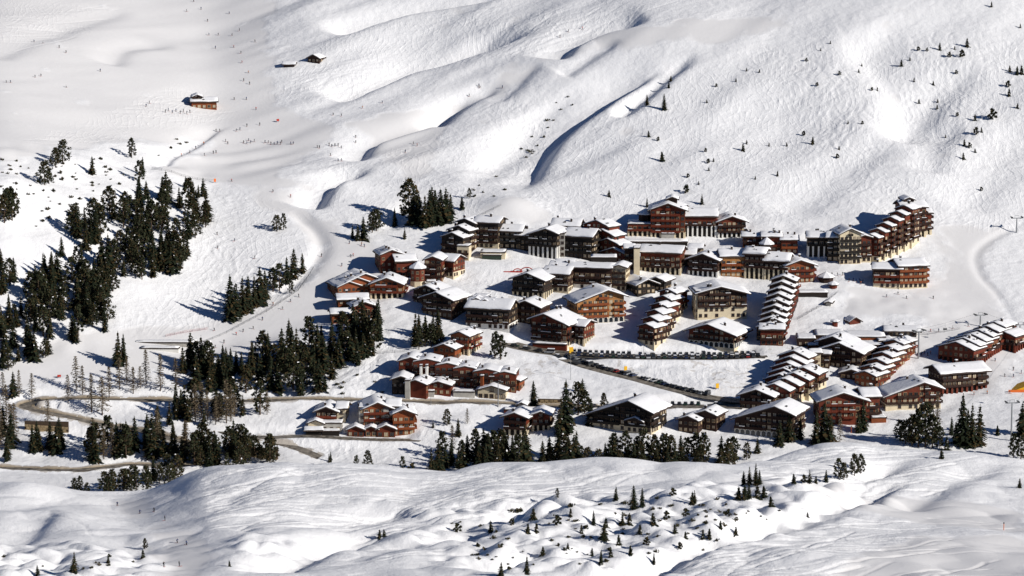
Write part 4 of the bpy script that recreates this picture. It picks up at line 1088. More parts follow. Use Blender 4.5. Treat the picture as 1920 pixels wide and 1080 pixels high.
b = Building('buried_hut', 'half buried hut with dark roof on the nursery slope', 1602, 607)
mod(b, 1603, 608, 20, 6, 5, 20, 'G', rise=0.6, fr='w', ri='-', th='wood_red', snow=0.15)
b = Building('ticket_booth', 'small round topped ticket booth above the flat snowy roofs', 1566, 612)
mod(b, 1566, 613, 10, 9, 3, 0, 'P', rise=0.3, fr=None, th='wood_red')
b = Building('lift_station', 'lift station with slanted snow roof and dark steel frame above the square roofs', 1690, 634)
mod(b, 1692, 632, 52, 12, 10, -4, 'E', rise=0.18, fr='w', th='steel_dark', snow=0.4, ov=2.5)
b = Building('orange_lift_hut', 'orange lit lift hut beside the square white roofs', 1708, 664)
mod(b, 1706, 664, 18, 13, 8, 20, 'G', rise=0.4, fr='w', ri='w', th='wood_gold', curt=0.55)
b = Building('square_roof_pair', 'pair of small square snow roofs below the lift station', 1645, 664)
mod(b, 1638, 664, 36, 16, 12, 6, 'F', fr='w', th='wood_dark')
mod(b, 1662, 656, 30, 16, 11, 6, 'F', fr='w', th='wood_dark')
b = Building('magic_carpet_tunnel', 'long white covered ski carpet tunnel low on the left slope', 310, 652)
mod(b, 311, 647, 112, 4, 4, -2, 'F', fr='-', ri='-', le='-', th='concrete', snow=0.5)
mod(b, 300, 658, 70, 4, 3, -2, 'F', fr='-', ri='-', le='-', th='white', snow=0.5)
b = Building('small_lift_cabin', 'small pale lift cabin station among the pines below the piste', 540, 655)
mod(b, 540, 657, 20, 12, 5, -10, 'E', rise=0.3, fr='w', ri='w', th='white')
b = Building('snow_gallery', 'long low gallery under a flat snow sheet below the grand hotel', 1228, 459)
mod(b, 1228, 459, 122, 4.5, 8, -3, 'F', fr='-', ri='-', le='-', th='wood_black', snow=0.5)
b = Building('snow_terrace', 'long low snow covered terrace roof in front of the glazed chalet', 1010, 585)
mod(b, 1000, 584, 150, 4, 14, -3, 'F', fr='-', ri='-', le='-', th='concrete', snow=0.5)
# ------------------------------------------------------------------ trees
RT = random.Random(21)
def quad(mb, c, a, b, mi=0):
    mb.add([c - a - b, c + a - b, c + a * 0.7 + b, c - a * 0.7 + b], [(0, 1, 2, 3)], mi)
def rv(s=1.0): return Vector((RT.uniform(-1, 1), RT.uniform(-1, 1), RT.uniform(-1, 1))) * s
def trunk(h, r, limbs):
    mb = MB(); k = 5; p = Vector((0, 0, -1.2)); rr = r
    for i in range(1, k + 1):
        q = Vector((RT.uniform(-.12, .12), RT.uniform(-.12, .12), h * i / k)); r2 = r * (1 - 0.92 * i / k) + 0.02
        mb.bar(p, q, rr, r2, 6); p, rr = q, r2
    for a, b, r0 in limbs: mb.bar(a, b, r0, r0 * 0.3, 3)
    return mb
def spruce(h, rad, mats, dens=1.0, brown=0.15, snowy=0.008, low=0.06):
    cr = MB(); limbs = []; layers = int(h * 1.25 * dens)
    lob = [RT.uniform(0.7, 1.25) for _ in range(9)]
    for i in range(layers):
        t = low + (1 - low) * (i + RT.random() * 0.6) / layers; z = h * t
        r = rad * (1 - t) ** 0.7 * RT.uniform(0.7, 1.2) + 0.12
        n = max(4, int(5 + 7 * (1 - t)))
        a0 = RT.uniform(0, 6.28)
        for k in range(n):
            a = a0 + 6.283 * k / n + RT.uniform(-.25, .25); L = r * RT.uniform(0.6, 1.1) * lob[int(a / 6.283 * 9) % 9]
            d = Vector((math.cos(a), math.sin(a), 0)); side = Vector((-d.y, d.x, 0))
            if i % 3 == 0 and k % 3 == 0: limbs.append((Vector((0, 0, z)), d * L * 0.85 + Vector((0, 0, z - 0.25 * L)), 0.05))
            for f in (0.35, 0.68, 1.0):
                c = d * L * f + Vector((0, 0, z - 0.32 * L * f * f)) + rv(0.12)
                ln = L * 0.26 + 0.12
                quad(cr, c, side * (L * 0.30 + 0.10) * (1.15 - 0.5 * f) + rv(0.12), d * ln + Vector((0, 0, -0.35 * ln)) + rv(0.08), 1 if RT.random() < snowy else (2 if RT.random() < brown else 0))
                if f > 0.5 and RT.random() < 0.6:
                    quad(cr, c + Vector((0, 0, -0.25)), side * 0.22 + rv(0.1), Vector((0, 0, -0.35)) + rv(0.1), 2 if RT.random() < brown else 0)
    for k in range(6):
        quad(cr, Vector((0, 0, h * (0.97 + 0.012 * k))), rv(0.13), Vector((0, 0, 0.25)), 0)
    return trunk(h * 0.97, h * 0.016 + 0.06, limbs).mesh('trunk', ['bark']), cr.mesh('crown', mats)
def pine(h, rad, mats, clumps=26, brown=0.2, snowy=0.012):
    cr = MB(); limbs = []
    for i in range(clumps):
        t = 0.14 + 0.84 * (i + 0.5) / clumps; z = h * t
        pr = rad * (0.45 + 0.75 * math.sin(math.pi * min(1, t * 0.95 + 0.12)) ** 0.8) * (1.0 if t < 0.8 else 0.75)
        a = i * 2.4 + RT.uniform(-.5, .5); L = pr * RT.uniform(0.35, 1.0)
        c = Vector((math.cos(a) * L, math.sin(a) * L, z)); s = RT.uniform(0.55, 1.0) * rad * 0.42
        limbs.append((Vector((0, 0, z - 0.3 * L)), c, 0.07))
        for k in range(20):
            o = rv(1.0); o = o.normalized() * RT.random() ** 0.5 * s; o.z *= 0.75
            n1 = rv(1).normalized() * 0.40; n2 = rv(1).normalized() * 0.34
            quad(cr, c + o, n1, n2, 1 if (o.z > 0.4 * s and RT.random() < snowy * 4) else (2 if RT.random() < brown else 0))
    return trunk(h * 0.93, h * 0.02 + 0.08, limbs).mesh('trunk', ['bark']), cr.mesh('crown', mats)
def larch(h, rad):
    cr = MB(); n = int(h * 4.6)
    for i in range(n):
        t = 0.15 + 0.83 * i / n; z = h * t; r = rad * (1 - t) ** 0.75 * RT.uniform(0.6, 1.15) + 0.2
        a = i * 2.4; d = Vector((math.cos(a), math.sin(a), RT.uniform(-0.35, 0.1)))
        p = Vector((0, 0, z)); q = p + d * r
        cr.bar(p, q, 0.07, 0.03, 3)
        for k in range(9):
            f = RT.uniform(0.2, 1); e = p + (q - p) * f
            s_ = rv(0.6); s_.z = -abs(s_.z) * 0.8
            quad(cr, e + s_ * 0.5, s_ * 0.6, rv(0.12), 0)
    return trunk(h * 0.98, h * 0.013 + 0.06, []).mesh('trunk', ['bark']), cr.mesh('crown', ['twig'])
SM = ['needle_spruce', 'snow', 'needle_brown']; PM = ['needle_pine', 'snow', 'needle_brown']
TREES = {
    's': [spruce(15, 3.2, SM, 1.25), spruce(15, 3.7, SM, 1.15, 0.35), spruce(15, 2.8, SM, 1.25, 0.1), spruce(15, 3.3, SM, 1.0, 0.45, 0.015), spruce(15, 4.0, SM, 1.15, 0.25)],
    'p': [pine(13, 2.9, PM, 34), pine(13, 3.3, PM, 38, 0.4), pine(13, 2.6, PM, 32, 0.1), pine(13, 3.7, PM, 42, 0.2)],
    'l': [larch(15, 3.4), larch(15, 3.9), larch(15, 3.0)],
    'y': [spruce(4, 1.2, SM, 1.7, 0.2, 0.04), spruce(4, 1.5, SM, 1.6, 0.3, 0.06), pine(4, 1.35, PM, 12, 0.2, 0.05)],
}
BASEH = {'s': 15.0, 'p': 13.0, 'l': 15.0, 'y': 4.0}
def bush_mesh():
    mb = MB()
    for i in range(14):
        c = Vector((RT.gauss(0, .38), RT.gauss(0, .38), abs(RT.gauss(0.3, .22))))
        for k in range(6): quad(mb, c + rv(.22), rv(.2), rv(.2), 0 if RT.random() < .8 else 1)
    mb.bar((0, 0, -0.4), (0, 0, 0.5), 0.05, 0.02, 4, 1)
    return mb.mesh('shrub', ['needle_pine', 'twig'])
BUSH = [bush_mesh() for _ in range(4)]
TREE_NAME = {'s': ('spruce_tree', 'tree'), 'p': ('stone_pine_tree', 'tree'), 'l': ('larch_tree', 'tree'), 'y': ('young_conifer', 'tree')}
NTREE = [0]
def tree(kind, u, v, hpx, label, group=None, ymin=1262.0, slim=1.0):
    x, y, z = place(u, v, ymin)
    NTREE[0] += 1
    h = hpx / (ppm(x, y, z) * cp) * (1.2 if kind == 'l' else 1.0)
    s = h / BASEH[kind]; k = RT.randrange(len(TREES[kind]))
    nm, cat = TREE_NAME[kind]
    r = link(nm, None, None, (x, y, z - 0.15), RT.uniform(0, 6.28), (s * RT.uniform(0.8, 1.08), s * RT.uniform(0.8, 1.08), s))
    tag(r, label, cat, group)
    link('trunk', TREES[kind][k][0], r); link('crown', TREES[kind][k][1], r)
    return r
ORD = ['first', 'second', 'third', 'fourth', 'fifth', 'sixth', 'seventh', 'eighth', 'ninth', 'tenth', 'eleventh', 'twelfth', 'thirteenth', 'fourteenth', 'fifteenth', 'sixteenth', 'seventeenth', 'eighteenth', 'nineteenth', 'twentieth']
def listed(items, desc, group, ymin=1262.0):
    items = sorted(items, key=lambda q: q[1])
    word = {'s': 'dark spruce', 'p': 'bushy stone pine', 'l': 'bare brown larch', 'y': 'small young conifer'}
    for i, (k, u, v, h) in enumerate(items):
        lab = f'{word[k]}, {ORD[i]} from left {desc}' if len(items) > 1 else f'{word[k]} {desc}'
        tree(k, u, v, h, lab, group, ymin)
def inpoly(P, x, y):
    c = False
    for k in range(len(P)):
        (ax_, ay), (bx, by) = P[k], P[k - 1]
        if (ay > y) != (by > y) and x < (bx - ax_) * (y - ay) / (by - ay + 1e-9) + ax_: c = not c
    return c
def wood(poly, n, h, kinds, label, group, ymin=1262.0, gap=6.0):
    xs_ = [p[0] for p in poly]; ys_ = [p[1] for p in poly]; pts = []; tries = 0
    while len(pts) < n and tries < 20000:
        tries += 1
        u = RT.uniform(min(xs_), max(xs_)); v = RT.uniform(min(ys_), max(ys_))
        if inpoly(poly, u, v) and all(math.hypot(u - a, (v - b_) * 1.3) > gap for a, b_ in pts):
            pts.append((u, v))
    word = {'s': 'spruce', 'p': 'stone pine', 'l': 'bare larch', 'y': 'young conifer'}
    for u, v in pts:
        k = RT.choice(kinds); hh = RT.uniform(*h)
        fu = (u - min(xs_)) / (max(xs_) - min(xs_)); fv = (v - min(ys_)) / (max(ys_) - min(ys_)); fh = (hh - h[0]) / (h[1] - h[0])
        part = ' '.join(q for q in (['upper', '', 'lower'][min(2, int(fv * 3))] if n > 20 else '', ['left', 'middle', 'right'][min(2, int(fu * 3))]) if q)
        tree(k, u, v, hh, f"{['short', 'tall'][fh > 0.5]} {word[k]} {label}, {part} part", group, ymin)

wood([(262, 372), (300, 372), (388, 405), (384, 455), (345, 500), (318, 528), (240, 545), (214, 530), (200, 620), (175, 640), (150, 640), (100, 665), (62, 690), (0, 700), (-20, 600), (50, 560), (95, 500), (112, 445), (150, 425), (205, 400)], 158, (32, 66), 'ssspp', 'in the dense dark wood on the steep left bank', 'trees of the steep left wood', gap=7.4)
wood([(-10, 400), (20, 400), (34, 430), (10, 440), (-10, 440)], 4, (48, 66), 'pp', 'at the left picture edge above the steep wood', 'pines at the left edge', gap=8)
wood([(-10, 500), (24, 505), (34, 545), (-10, 560)], 5, (38, 55), 'ps', 'at the left picture edge beside the snowy gap', 'trees at the left edge', gap=8)
listed([('p', 118, 308, 46), ('p', 104, 312, 36), ('p', 84, 347, 46), ('p', 92, 345, 30), ('s', 173, 327, 34), ('p', 247, 296, 38), ('s', 268, 330, 36), ('p', 262, 340, 40)], 'standing loose along the top of the steep left bank', 'loose trees on top of the left bank')
listed([('s', 305, 372, 42), ('p', 318, 362, 26), ('s', 348, 352, 22), ('s', 362, 360, 22), ('s', 381, 367, 34), ('s', 372, 370, 24)], 'at the right upper tip of the steep wood', 'trees at the tip of the steep wood')
listed([('s', 432, 601, 84), ('s', 443, 598, 68), ('s', 455, 590, 70), ('s', 466, 583, 66), ('s', 477, 577, 60), ('s', 488, 570, 70), ('s', 497, 562, 56), ('p', 512, 547, 46), ('p', 524, 545, 52), ('s', 538, 532, 50), ('s', 551, 522, 56), ('s', 567, 512, 38), ('p', 546, 550, 30)], 'in the pointed grove between the two piste arms', 'trees of the piste island grove')
listed([('p', 519, 434, 32), ('p', 532, 431, 32)], 'of the lone pair on the open left piste', 'lone pair on the piste')
listed([('p', 767, 412, 78), ('s', 776, 420, 62), ('s', 787, 424, 56), ('s', 797, 427, 60), ('s', 806, 425, 70), ('s', 816, 422, 66), ('s', 826, 418, 64), ('s', 836, 415, 62), ('s', 845, 412, 48), ('s', 781, 408, 58), ('s', 810, 410, 60)], 'in the compact grove above the upper hotels', 'trees of the grove above the hotels')
listed([('s', 661, 447, 26), ('s', 671, 451, 32), ('s', 681, 450, 44), ('p', 698, 436, 40), ('p', 706, 433, 42), ('s', 740, 424, 34), ('s', 759, 448, 22), ('y', 866, 392, 22), ('p', 880, 372, 20)], 'on the knoll left of the compact grove', 'trees of the small knoll')
wood([(338, 700), (362, 665), (400, 690), (450, 690), (505, 680), (560, 650), (605, 640), (640, 665), (625, 735), (560, 742), (500, 735), (440, 738), (340, 738)], 56, (34, 70), 'ssp', 'in the belt of trees above the hairpin road', 'trees of the belt above the road', gap=9)
wood([(618, 660), (640, 630), (680, 615), (722, 610), (716, 650), (668, 690), (622, 700)], 26, (40, 66), 'ssp', 'crowding below the stepped orange chalets', 'trees below the orange chalets', gap=8)
wood([(772, 640), (790, 622), (830, 626), (828, 655), (800, 664), (775, 655)], 10, (36, 62), 'ssp', 'in front of the big dark chalet', 'trees before the dark chalet', gap=8)
listed([('p', 928, 672, 52), ('p', 938, 674, 48)], 'of the tight pair below the dormer hotel', 'pair below the dormer hotel')
listed([('s', 222, 686, 64), ('s', 232, 684, 58)], 'of the tall pair beside the ski tunnel', 'tall pair by the tunnel')
listed([('l', 143, 732, 56), ('l', 128, 756, 46), ('l', 172, 772, 62), ('l', 192, 778, 62), ('l', 224, 730, 52), ('l', 238, 722, 48), ('l', 274, 722, 58), ('l', 301, 733, 60), ('l', 263, 728, 36), ('l', 6, 750, 46), ('s', 25, 742, 46), ('l', 36, 744, 44), ('l', 12, 790, 60), ('l', 330, 735, 55), ('l', 205, 745, 50), ('l', 155, 740, 48), ('l', 90, 800, 46), ('l', 250, 738, 44), ('l', 60, 745, 40)], 'near the inside of the road hairpin', 'trees around the hairpin')
wood([(-10, 800), (30, 790), (50, 850), (20, 870), (-10, 865)], 9, (46, 70), 'sl', 'at the far left between the two roads', 'trees between the roads at left', gap=8)
wood([(60, 838), (125, 830), (120, 852), (60, 850)], 8, (40, 58), 's', 'below the brown retaining wall', 'trees below the retaining wall', gap=8)
wood([(160, 850), (200, 830), (240, 850), (290, 860), (180, 868)], 12, (46, 70), 'sslp', 'between the sloping road and the valley road', 'trees between sloping road and valley road', gap=8)
wood([(306, 795), (350, 802), (420, 795), (505, 786), (500, 770), (310, 772)], 22, (36, 74), 'sspl', 'just below the level road', 'trees below the level road', gap=9)
wood([(240, 842), (290, 862), (345, 872), (360, 850), (300, 820)], 13, (44, 66), 'ssl', 'on the snow tongue above the valley road', 'trees on the snow tongue', gap=8)
wood([(355, 880), (520, 885), (515, 860), (440, 845), (360, 850)], 26, (30, 66), 'spp', 'in the dark clump where the valley road ends', 'trees where the valley road ends', gap=8)
wood([(180, 935), (280, 930), (350, 905), (345, 890), (250, 905), (190, 915)], 16, (34, 52), 'pps', 'behind the left foreground dip', 'trees behind the foreground dip', gap=8)
listed([('p', 140, 925, 30), ('p', 150, 925, 34), ('p', 163, 928, 24)], 'peeping over the left foreground hump', 'trees over the left hump')
listed([('s', 617, 876, 26), ('p', 668, 880, 28), ('p', 690, 878, 34), ('p', 755, 888, 34), ('y', 772, 890, 22), ('s', 620, 866, 20)], 'along the crest below the orange hotel', 'trees along the near crest')
listed([('p', 838, 798, 32), ('s', 859, 818, 34), ('l', 876, 795, 26), ('s', 812, 802, 14), ('l', 848, 850, 46)], 'on the open snow right of the orange hotel', 'single trees right of the orange hotel')
wood([(800, 895), (830, 860), (930, 850), (1040, 855), (1100, 862), (1100, 885), (900, 885)], 40, (28, 70), 'ssp', 'in the dark belt below the red twin chalets', 'trees of the belt below the red chalets', gap=9)
wood([(1100, 880), (1120, 862), (1200, 855), (1340, 860), (1380, 865), (1370, 885), (1200, 888)], 40, (26, 60), 'ps', 'in the dark belt below the black chalet', 'trees of the belt below the black chalet', gap=9)
listed([('s', 1061, 812, 98), ('s', 1052, 815, 70), ('p', 1084, 778, 62), ('p', 1096, 776, 46), ('p', 1132, 764, 28), ('s', 1000, 760, 46), ('s', 1092, 735, 26), ('s', 1108, 796, 50)], 'beside the road left of the black chalet', 'trees left of the black chalet')
listed([('p', 1400, 862, 34), ('s', 1420, 850, 30), ('s', 1462, 834, 46), ('s', 1480, 828, 56), ('s', 1530, 836, 66), ('s', 1545, 834, 80), ('s', 1556, 836, 60), ('l', 1575, 832, 44), ('s', 1618, 808, 56), ('s', 1610, 812, 40), ('s', 1500, 824, 44)], 'before the red and dark lower chalets', 'trees before the lower chalets')
listed([('p', 1688, 826, 40), ('p', 1698, 832, 46), ('p', 1710, 836, 60), ('p', 1722, 838, 74), ('p', 1735, 838, 84), ('p', 1748, 840, 64), ('l', 1757, 800, 50), ('p', 1762, 842, 44), ('s', 1792, 830, 40), ('s', 1804, 836, 96), ('s', 1814, 838, 70), ('s', 1822, 838, 80), ('s', 1836, 836, 76), ('s', 1784, 815, 34), ('y', 1775, 845, 26), ('y', 1870, 815, 18)], 'in the tall group below the grey roofed house', 'tall group below the grey roofed house')
listed([('p', 1900, 860, 50), ('p', 1914, 862, 46), ('s', 1916, 815, 60)], 'at the right picture edge above the crest', 'trees at the right edge')
# near side
N0 = 935.0
listed([('s', 1394, 908, 26), ('s', 1405, 908, 34), ('s', 1417, 910, 42), ('s', 1424, 908, 28), ('y', 1385, 934, 22), ('y', 1396, 936, 26), ('s', 1404, 934, 30), ('y', 1420, 934, 24), ('y', 1432, 932, 22)], 'of the two close rows on the foreground snow', 'rows on the foreground snow', N0)
listed([('p', 1572, 898, 40), ('p', 1582, 900, 34), ('p', 1602, 892, 42), ('p', 1614, 888, 38), ('y', 1488, 906, 18), ('s', 1518, 906, 26), ('y', 1508, 906, 16), ('s', 1549, 904, 24), ('y', 1530, 906, 14)], 'around the shaded foreground hollow', 'trees around the foreground hollow', N0)
listed([('p', 1045, 934, 20), ('s', 1155, 938, 26), ('s', 1188, 955, 46), ('s', 1204, 950, 36), ('y', 1298, 946, 24), ('s', 1302, 944, 26), ('y', 1262, 930, 16)], 'at the top of the bumpy foreground slope', 'trees atop the bumpy slope', N0)
listed([('s', 1113, 984, 28), ('s', 1133, 1012, 34), ('y', 1136, 990, 20), ('s', 1167, 985, 26), ('y', 1180, 984, 22), ('y', 1224, 982, 22), ('y', 1000, 972, 20), ('y', 990, 1000, 20), ('y', 1006, 998, 18), ('y', 1045, 985, 20), ('y', 920, 996, 20), ('y', 858, 998, 18), ('s', 1127, 1058, 28), ('y', 1145, 1045, 18), ('y', 1110, 1043, 16), ('s', 988, 1078, 36), ('s', 940, 1080, 28), ('y', 712, 1008, 16), ('y', 720, 1006, 14)], 'scattered over the bumpy foreground slope', 'trees scattered over the bumpy slope', N0)
listed([('s', 1226, 1058, 22), ('y', 1285, 1010, 14), ('y', 1318, 1010, 18), ('y', 1330, 1010, 20), ('y', 1351, 992, 16), ('y', 1380, 1002, 16), ('y', 1445, 950, 20), ('y', 1365, 968, 14), ('y', 1514, 970, 10), ('y', 1286, 968, 16), ('y', 1765, 860, 22), ('s', 1912, 915, 20)], 'dotted over the right foreground hollows', 'trees dotted over the right hollows', N0)
listed([('s', 140, 1084, 40), ('p', 272, 1030, 22), ('s', 203, 1056, 18), ('s', 70, 1084, 22), ('y', 268, 1046, 16), ('y', 430, 1062, 12)], 'in the left foreground hummocks', 'trees in the left hummocks', N0)
listed([('y', 1070, 968, 16), ('y', 1090, 1000, 18), ('y', 1160, 1022, 20), ('y', 1200, 1000, 18), ('y', 1212, 1022, 16), ('y', 1250, 975, 18), ('y', 1265, 1000, 16), ('y', 1182, 1040, 18), ('y', 1065, 1030, 14), ('y', 1018, 1040, 16), ('y', 960, 985, 14), ('y', 1275, 1030, 14)], 'dotted among the small snow pillows', 'young trees among the snow pillows', N0)
# lone bushes on the mountain face
FACE = [(1213, 197, 20, 's'), (1245, 206, 30, 's'), (1254, 165, 14, 's'), (1258, 152, 10, 'y'), (1241, 302, 18, 'y'), (1213, 388, 18, 's'), (1316, 383, 20, 's'), (1287, 362, 16, 'y'), (1142, 368, 12, 'y'), (1393, 282, 14, 'y'), (1524, 270, 14, 'y'), (1216, 257, 12, 'y'), (1234, 264, 8, 'y'), (1400, 270, 8, 'y'), (1507, 254, 9, 'y'), (1458, 330, 10, 'y'), (1570, 297, 9, 'y'), (1573, 280, 7, 'y'), (1328, 306, 9, 'y'), (1338, 303, 7, 'y'), (1329, 320, 7, 'y'), (1323, 285, 8, 'y'), (1290, 333, 8, 'y'), (1310, 346, 7, 'y'), (1416, 336, 7, 'y'), (1442, 274, 7, 'y'), (1475, 274, 8, 'y'), (1590, 232, 7, 'y'), (1617, 233, 7, 'y'), (1343, 163, 7, 'y'), (1325, 193, 7, 'y'), (1400, 133, 7, 'y'), (1424, 136, 7, 'y'), (1380, 153, 7, 'y'), (1512, 115, 7, 'y'), (1539, 95, 6, 'y'), (1557, 82, 6, 'y'), (1574, 141, 8, 'y'), (1610, 136, 7, 'y'), (1616, 124, 6, 'y'), (1532, 161, 7, 'y'), (1635, 170, 7, 'y'), (1645, 170, 7, 'y')]
FACE2 = [(1690, 124, 12, 'y'), (1706, 113, 7, 'y'), (1722, 95, 8, 'y'), (1738, 96, 7, 'y'), (1762, 94, 14, 'y'), (1780, 107, 10, 'y'), (1804, 107, 14, 'y'), (1813, 87, 16, 'y'), (1790, 93, 7, 'y'), (1714, 153, 8, 'y'), (1750, 159, 8, 'y'), (1793, 139, 8, 'y'), (1723, 194, 9, 'y'), (1757, 204, 8, 'y'), (1758, 192, 7, 'y'), (1861, 224, 20, 'y'), (1828, 226, 12, 'y'), (1830, 252, 14, 'y'), (1840, 248, 10, 'y'), (1808, 273, 12, 'y'), (1818, 278, 11, 'y'), (1806, 298, 12, 'y'), (1828, 286, 8, 'y'), (1795, 218, 8, 'y'), (1773, 258, 6, 'y'), (1892, 180, 14, 'y'), (1890, 163, 12, 'y'), (1907, 140, 16, 'y'), (1893, 134, 12, 'y'), (1915, 138, 16, 'y'), (1908, 203, 10, 'y'), (1859, 13, 10, 'y'), (1840, 358, 8, 'y'), (1913, 52, 8, 'y')]
for i, (u_, v_, h_, k_) in enumerate(FACE):
    lone = {0: 'tall dark conifer on the shaded ridge, left of the pair', 1: 'tall dark conifer on the shaded ridge, right of the pair', 5: 'dark conifer just above the left shoulder of the grand hotel', 6: 'slim conifer with long shadow above the grand hotel roof'}
    tree(k_, u_, v_, h_, lone.get(i, f"{'larger' if h_ > 11 else 'tiny'} lone conifer on the tracked face, {'upper' if v_ < 180 else 'middle' if v_ < 280 else 'lower'} {'left' if u_ < 1330 else 'right'} part"), 'conifers dotted on the tracked face')
for u_, v_, h_, k_ in FACE2:
    tree(k_, u_, v_, h_, f"{'larger' if h_ > 11 else 'tiny'} conifer dotted on the gullied slope, {'top' if v_ < 120 else 'middle' if v_ < 230 else 'lower'} {'left' if u_ < 1780 else 'right'} part", 'conifers dotted on the upper right slope')
NB = [0]
def bushes(poly, n, h, label, group, ymin=1262.0):
    xs_ = [p[0] for p in poly]; ys_ = [p[1] for p in poly]; c = 0
    while c < n:
        u = RT.uniform(min(xs_), max(xs_)); v = RT.uniform(min(ys_), max(ys_))
        if not inpoly(poly, u, v): continue
        x, y, z = place(u, v, ymin); s = RT.uniform(*h) / ppm(x, y, z)
        o = link('shrub', RT.choice(BUSH), None, (x, y, z), RT.uniform(0, 6.28), (s, s, s * RT.uniform(0.7, 1.2)))
        tag(o, label, 'shrub', group); c += 1; NB[0] += 1
bushes([(-10, 295), (60, 300), (240, 290), (330, 262), (370, 258), (280, 320), (200, 360), (60, 430), (0, 380)], 70, (2, 5.5), 'little dark shrub poking through the bright left bank', 'shrubs on the bright left bank')
bushes([(820, 980), (1000, 950), (1250, 930), (1420, 960), (1330, 1030), (1100, 1070), (860, 1070)], 85, (2.5, 7), 'little dark shrub poking through the bumpy foreground snow', 'shrubs in the bumpy foreground', N0)
bushes([(0, 1035), (270, 1040), (280, 1070), (0, 1080)], 10, (3, 6), 'little dark shrub in the left foreground hummocks', 'shrubs in the left foreground', N0)
bushes([(1290, 930), (1500, 930), (1500, 960), (1300, 1010)], 12, (2.5, 5), 'little dark shrub in the bright right foreground hollow', 'shrubs in the right foreground', N0)
bushes([(860, 340), (940, 330), (1000, 250), (1060, 170), (1090, 180), (1000, 290), (950, 370), (870, 380)], 26, (2, 4.5), 'little dark shrub along the bright gully bank', 'shrubs along the bright gully')
bushes([(600, 690), (700, 690), (720, 740), (640, 745)], 8, (3, 6), 'low shrub on the steep bank above the road', 'shrubs above the road')

# ------------------------------------------------------------------ parked cars
def car_parts(van=False):
    b = MB(); L, Wd = (4.3, 1.75) if not van else (4.9, 1.95); hb = 0.85 if not van else 1.0; ht = 1.48 if not van else 2.1
    prof = [(-L / 2, 0.35), (L / 2, 0.35), (L / 2, 0.7), (L / 2 - 0.15, hb - 0.05), (L * 0.18, hb), (-L / 2 + 0.1, hb), (-L / 2, 0.75)]
    b.prism([(x, z) for x, z in prof], -Wd / 2, Wd / 2)
    g = MB()
    cab = [(-L / 2 + 0.25, hb), (L * 0.2, hb), (L * 0.05, ht), (-L / 2 + 0.6, ht)] if not van else [(-L / 2 + 0.08, hb), (L * 0.34, hb), (L * 0.2, ht), (-L / 2 + 0.12, ht)]
    g.prism(cab, -Wd / 2 + 0.12, Wd / 2 - 0.12)
    r = MB(); r.box(cab[3][0] - 0.05, cab[2][0] + 0.05, -Wd / 2 + 0.1, Wd / 2 - 0.1, ht + 0.002, ht + 0.07)
    s = MB(); s.box(cab[3][0], cab[2][0], -Wd / 2 + 0.14, Wd / 2 - 0.14, ht + 0.072, ht + 0.2)
    return b, g, r, s, L, Wd
wheel = MB(); wheel.bar((0, -0.1, 0), (0, 0.1, 0), 0.32, 0.32, 10, 0); wheel.bar((0, -0.105, 0), (0, 0.105, 0), 0.18, 0.18, 8, 1)
WHEEL = wheel.mesh('wheel', ['rubber', 'steel'])
CARCOL = {'black': (0.012, 0.012, 0.014), 'dark grey': (0.05, 0.052, 0.055), 'silver': (0.35, 0.36, 0.37), 'white': (0.7, 0.7, 0.7), 'dark blue': (0.015, 0.03, 0.09), 'red': (0.28, 0.02, 0.015), 'dark green': (0.015, 0.04, 0.025)}
CARM = {}
for c_, rgb in CARCOL.items():
    m_ = mat('car_paint_' + c_.replace(' ', '_'), rgb, 0.3, spec=0.5)
    for van in (0, 1):
        b_, g_, r_, s_, L_, W_ = car_parts(bool(van))
        CARM[c_, van] = (b_.mesh('body', [m_]), g_.mesh('window_band', ['glass']), r_.mesh('car_roof', [m_]), s_.mesh('snow_cap', ['snow']), L_, W_)
RC = random.Random(9)
def car(x, y, z, ang, where, group):
    c = RC.choice(['black'] * 5 + ['dark grey'] * 5 + ['silver'] * 2 + ['dark blue'] * 3 + ['red'] + ['white'] + ['dark green'] * 2); van = 1 if RC.random() < 0.12 else 0
    r = link('parked_car', None, None, (x, y, z), ang)
    tag(r, f'{c} {"van" if van else "car"} {where}', 'van' if van else 'car', group)
    bd, gl, rf, sn, L_, W_ = CARM[c, van]
    link('body', bd, r); link('window_band', gl, r); link('car_roof', rf, r)
    if RC.random() < 0.3: link('snow_cap', sn, r)
    for sx in (-1, 1):
        for sy in (-1, 1): link('wheel', WHEEL, r, (sx * L_ * 0.31, sy * (W_ / 2 - 0.08), 0.32))
def park(key, t0, t1, off, pitch, ang_rel, where, group, miss=0.06):
    C, z, wd = ROADS[key]; n = len(C); s = int(n * t0) * 1.5
    d = np.gradient(C, axis=0); d /= np.hypot(d[:, 0], d[:, 1])[:, None]
    while s < n * t1 * 1.5 - 2:
        k = min(n - 1, int(s / 1.5)); f = (s / 1.5) - k
        k2 = min(n - 1, k + 1); p = C[k] * (1 - f) + C[k2] * f; nx, ny = d[k, 1], -d[k, 0]
        if RC.random() > miss:
            a = math.atan2(d[k, 1], d[k, 0]) + R(ang_rel) + RC.uniform(-0.05, 0.05) + (math.pi if RC.random() < 0.4 else 0)
            car(p[0] + nx * off, p[1] + ny * off, z[k] + 0.06, a, where, group)
        s += pitch * RC.uniform(0.95, 1.1)
park('upper_car_park', 0.28, 0.98, 3.9, 2.6, 90, 'in the front row of the long level car park', 'cars in the long car park')
park('upper_car_park', 0.28, 0.98, -3.9, 2.6, 90, 'in the back row of the long level car park', 'cars in the long car park')
park('car_park_road', 0.04, 0.80, -2.3, 2.7, 80, 'in the row along the slanting car park road', 'cars along the slanting road')
park('car_park_road', 0.02, 0.20, 3.0, 5.4, 0, 'along the near kerb of the slanting road', 'cars along the near kerb', 0.2)
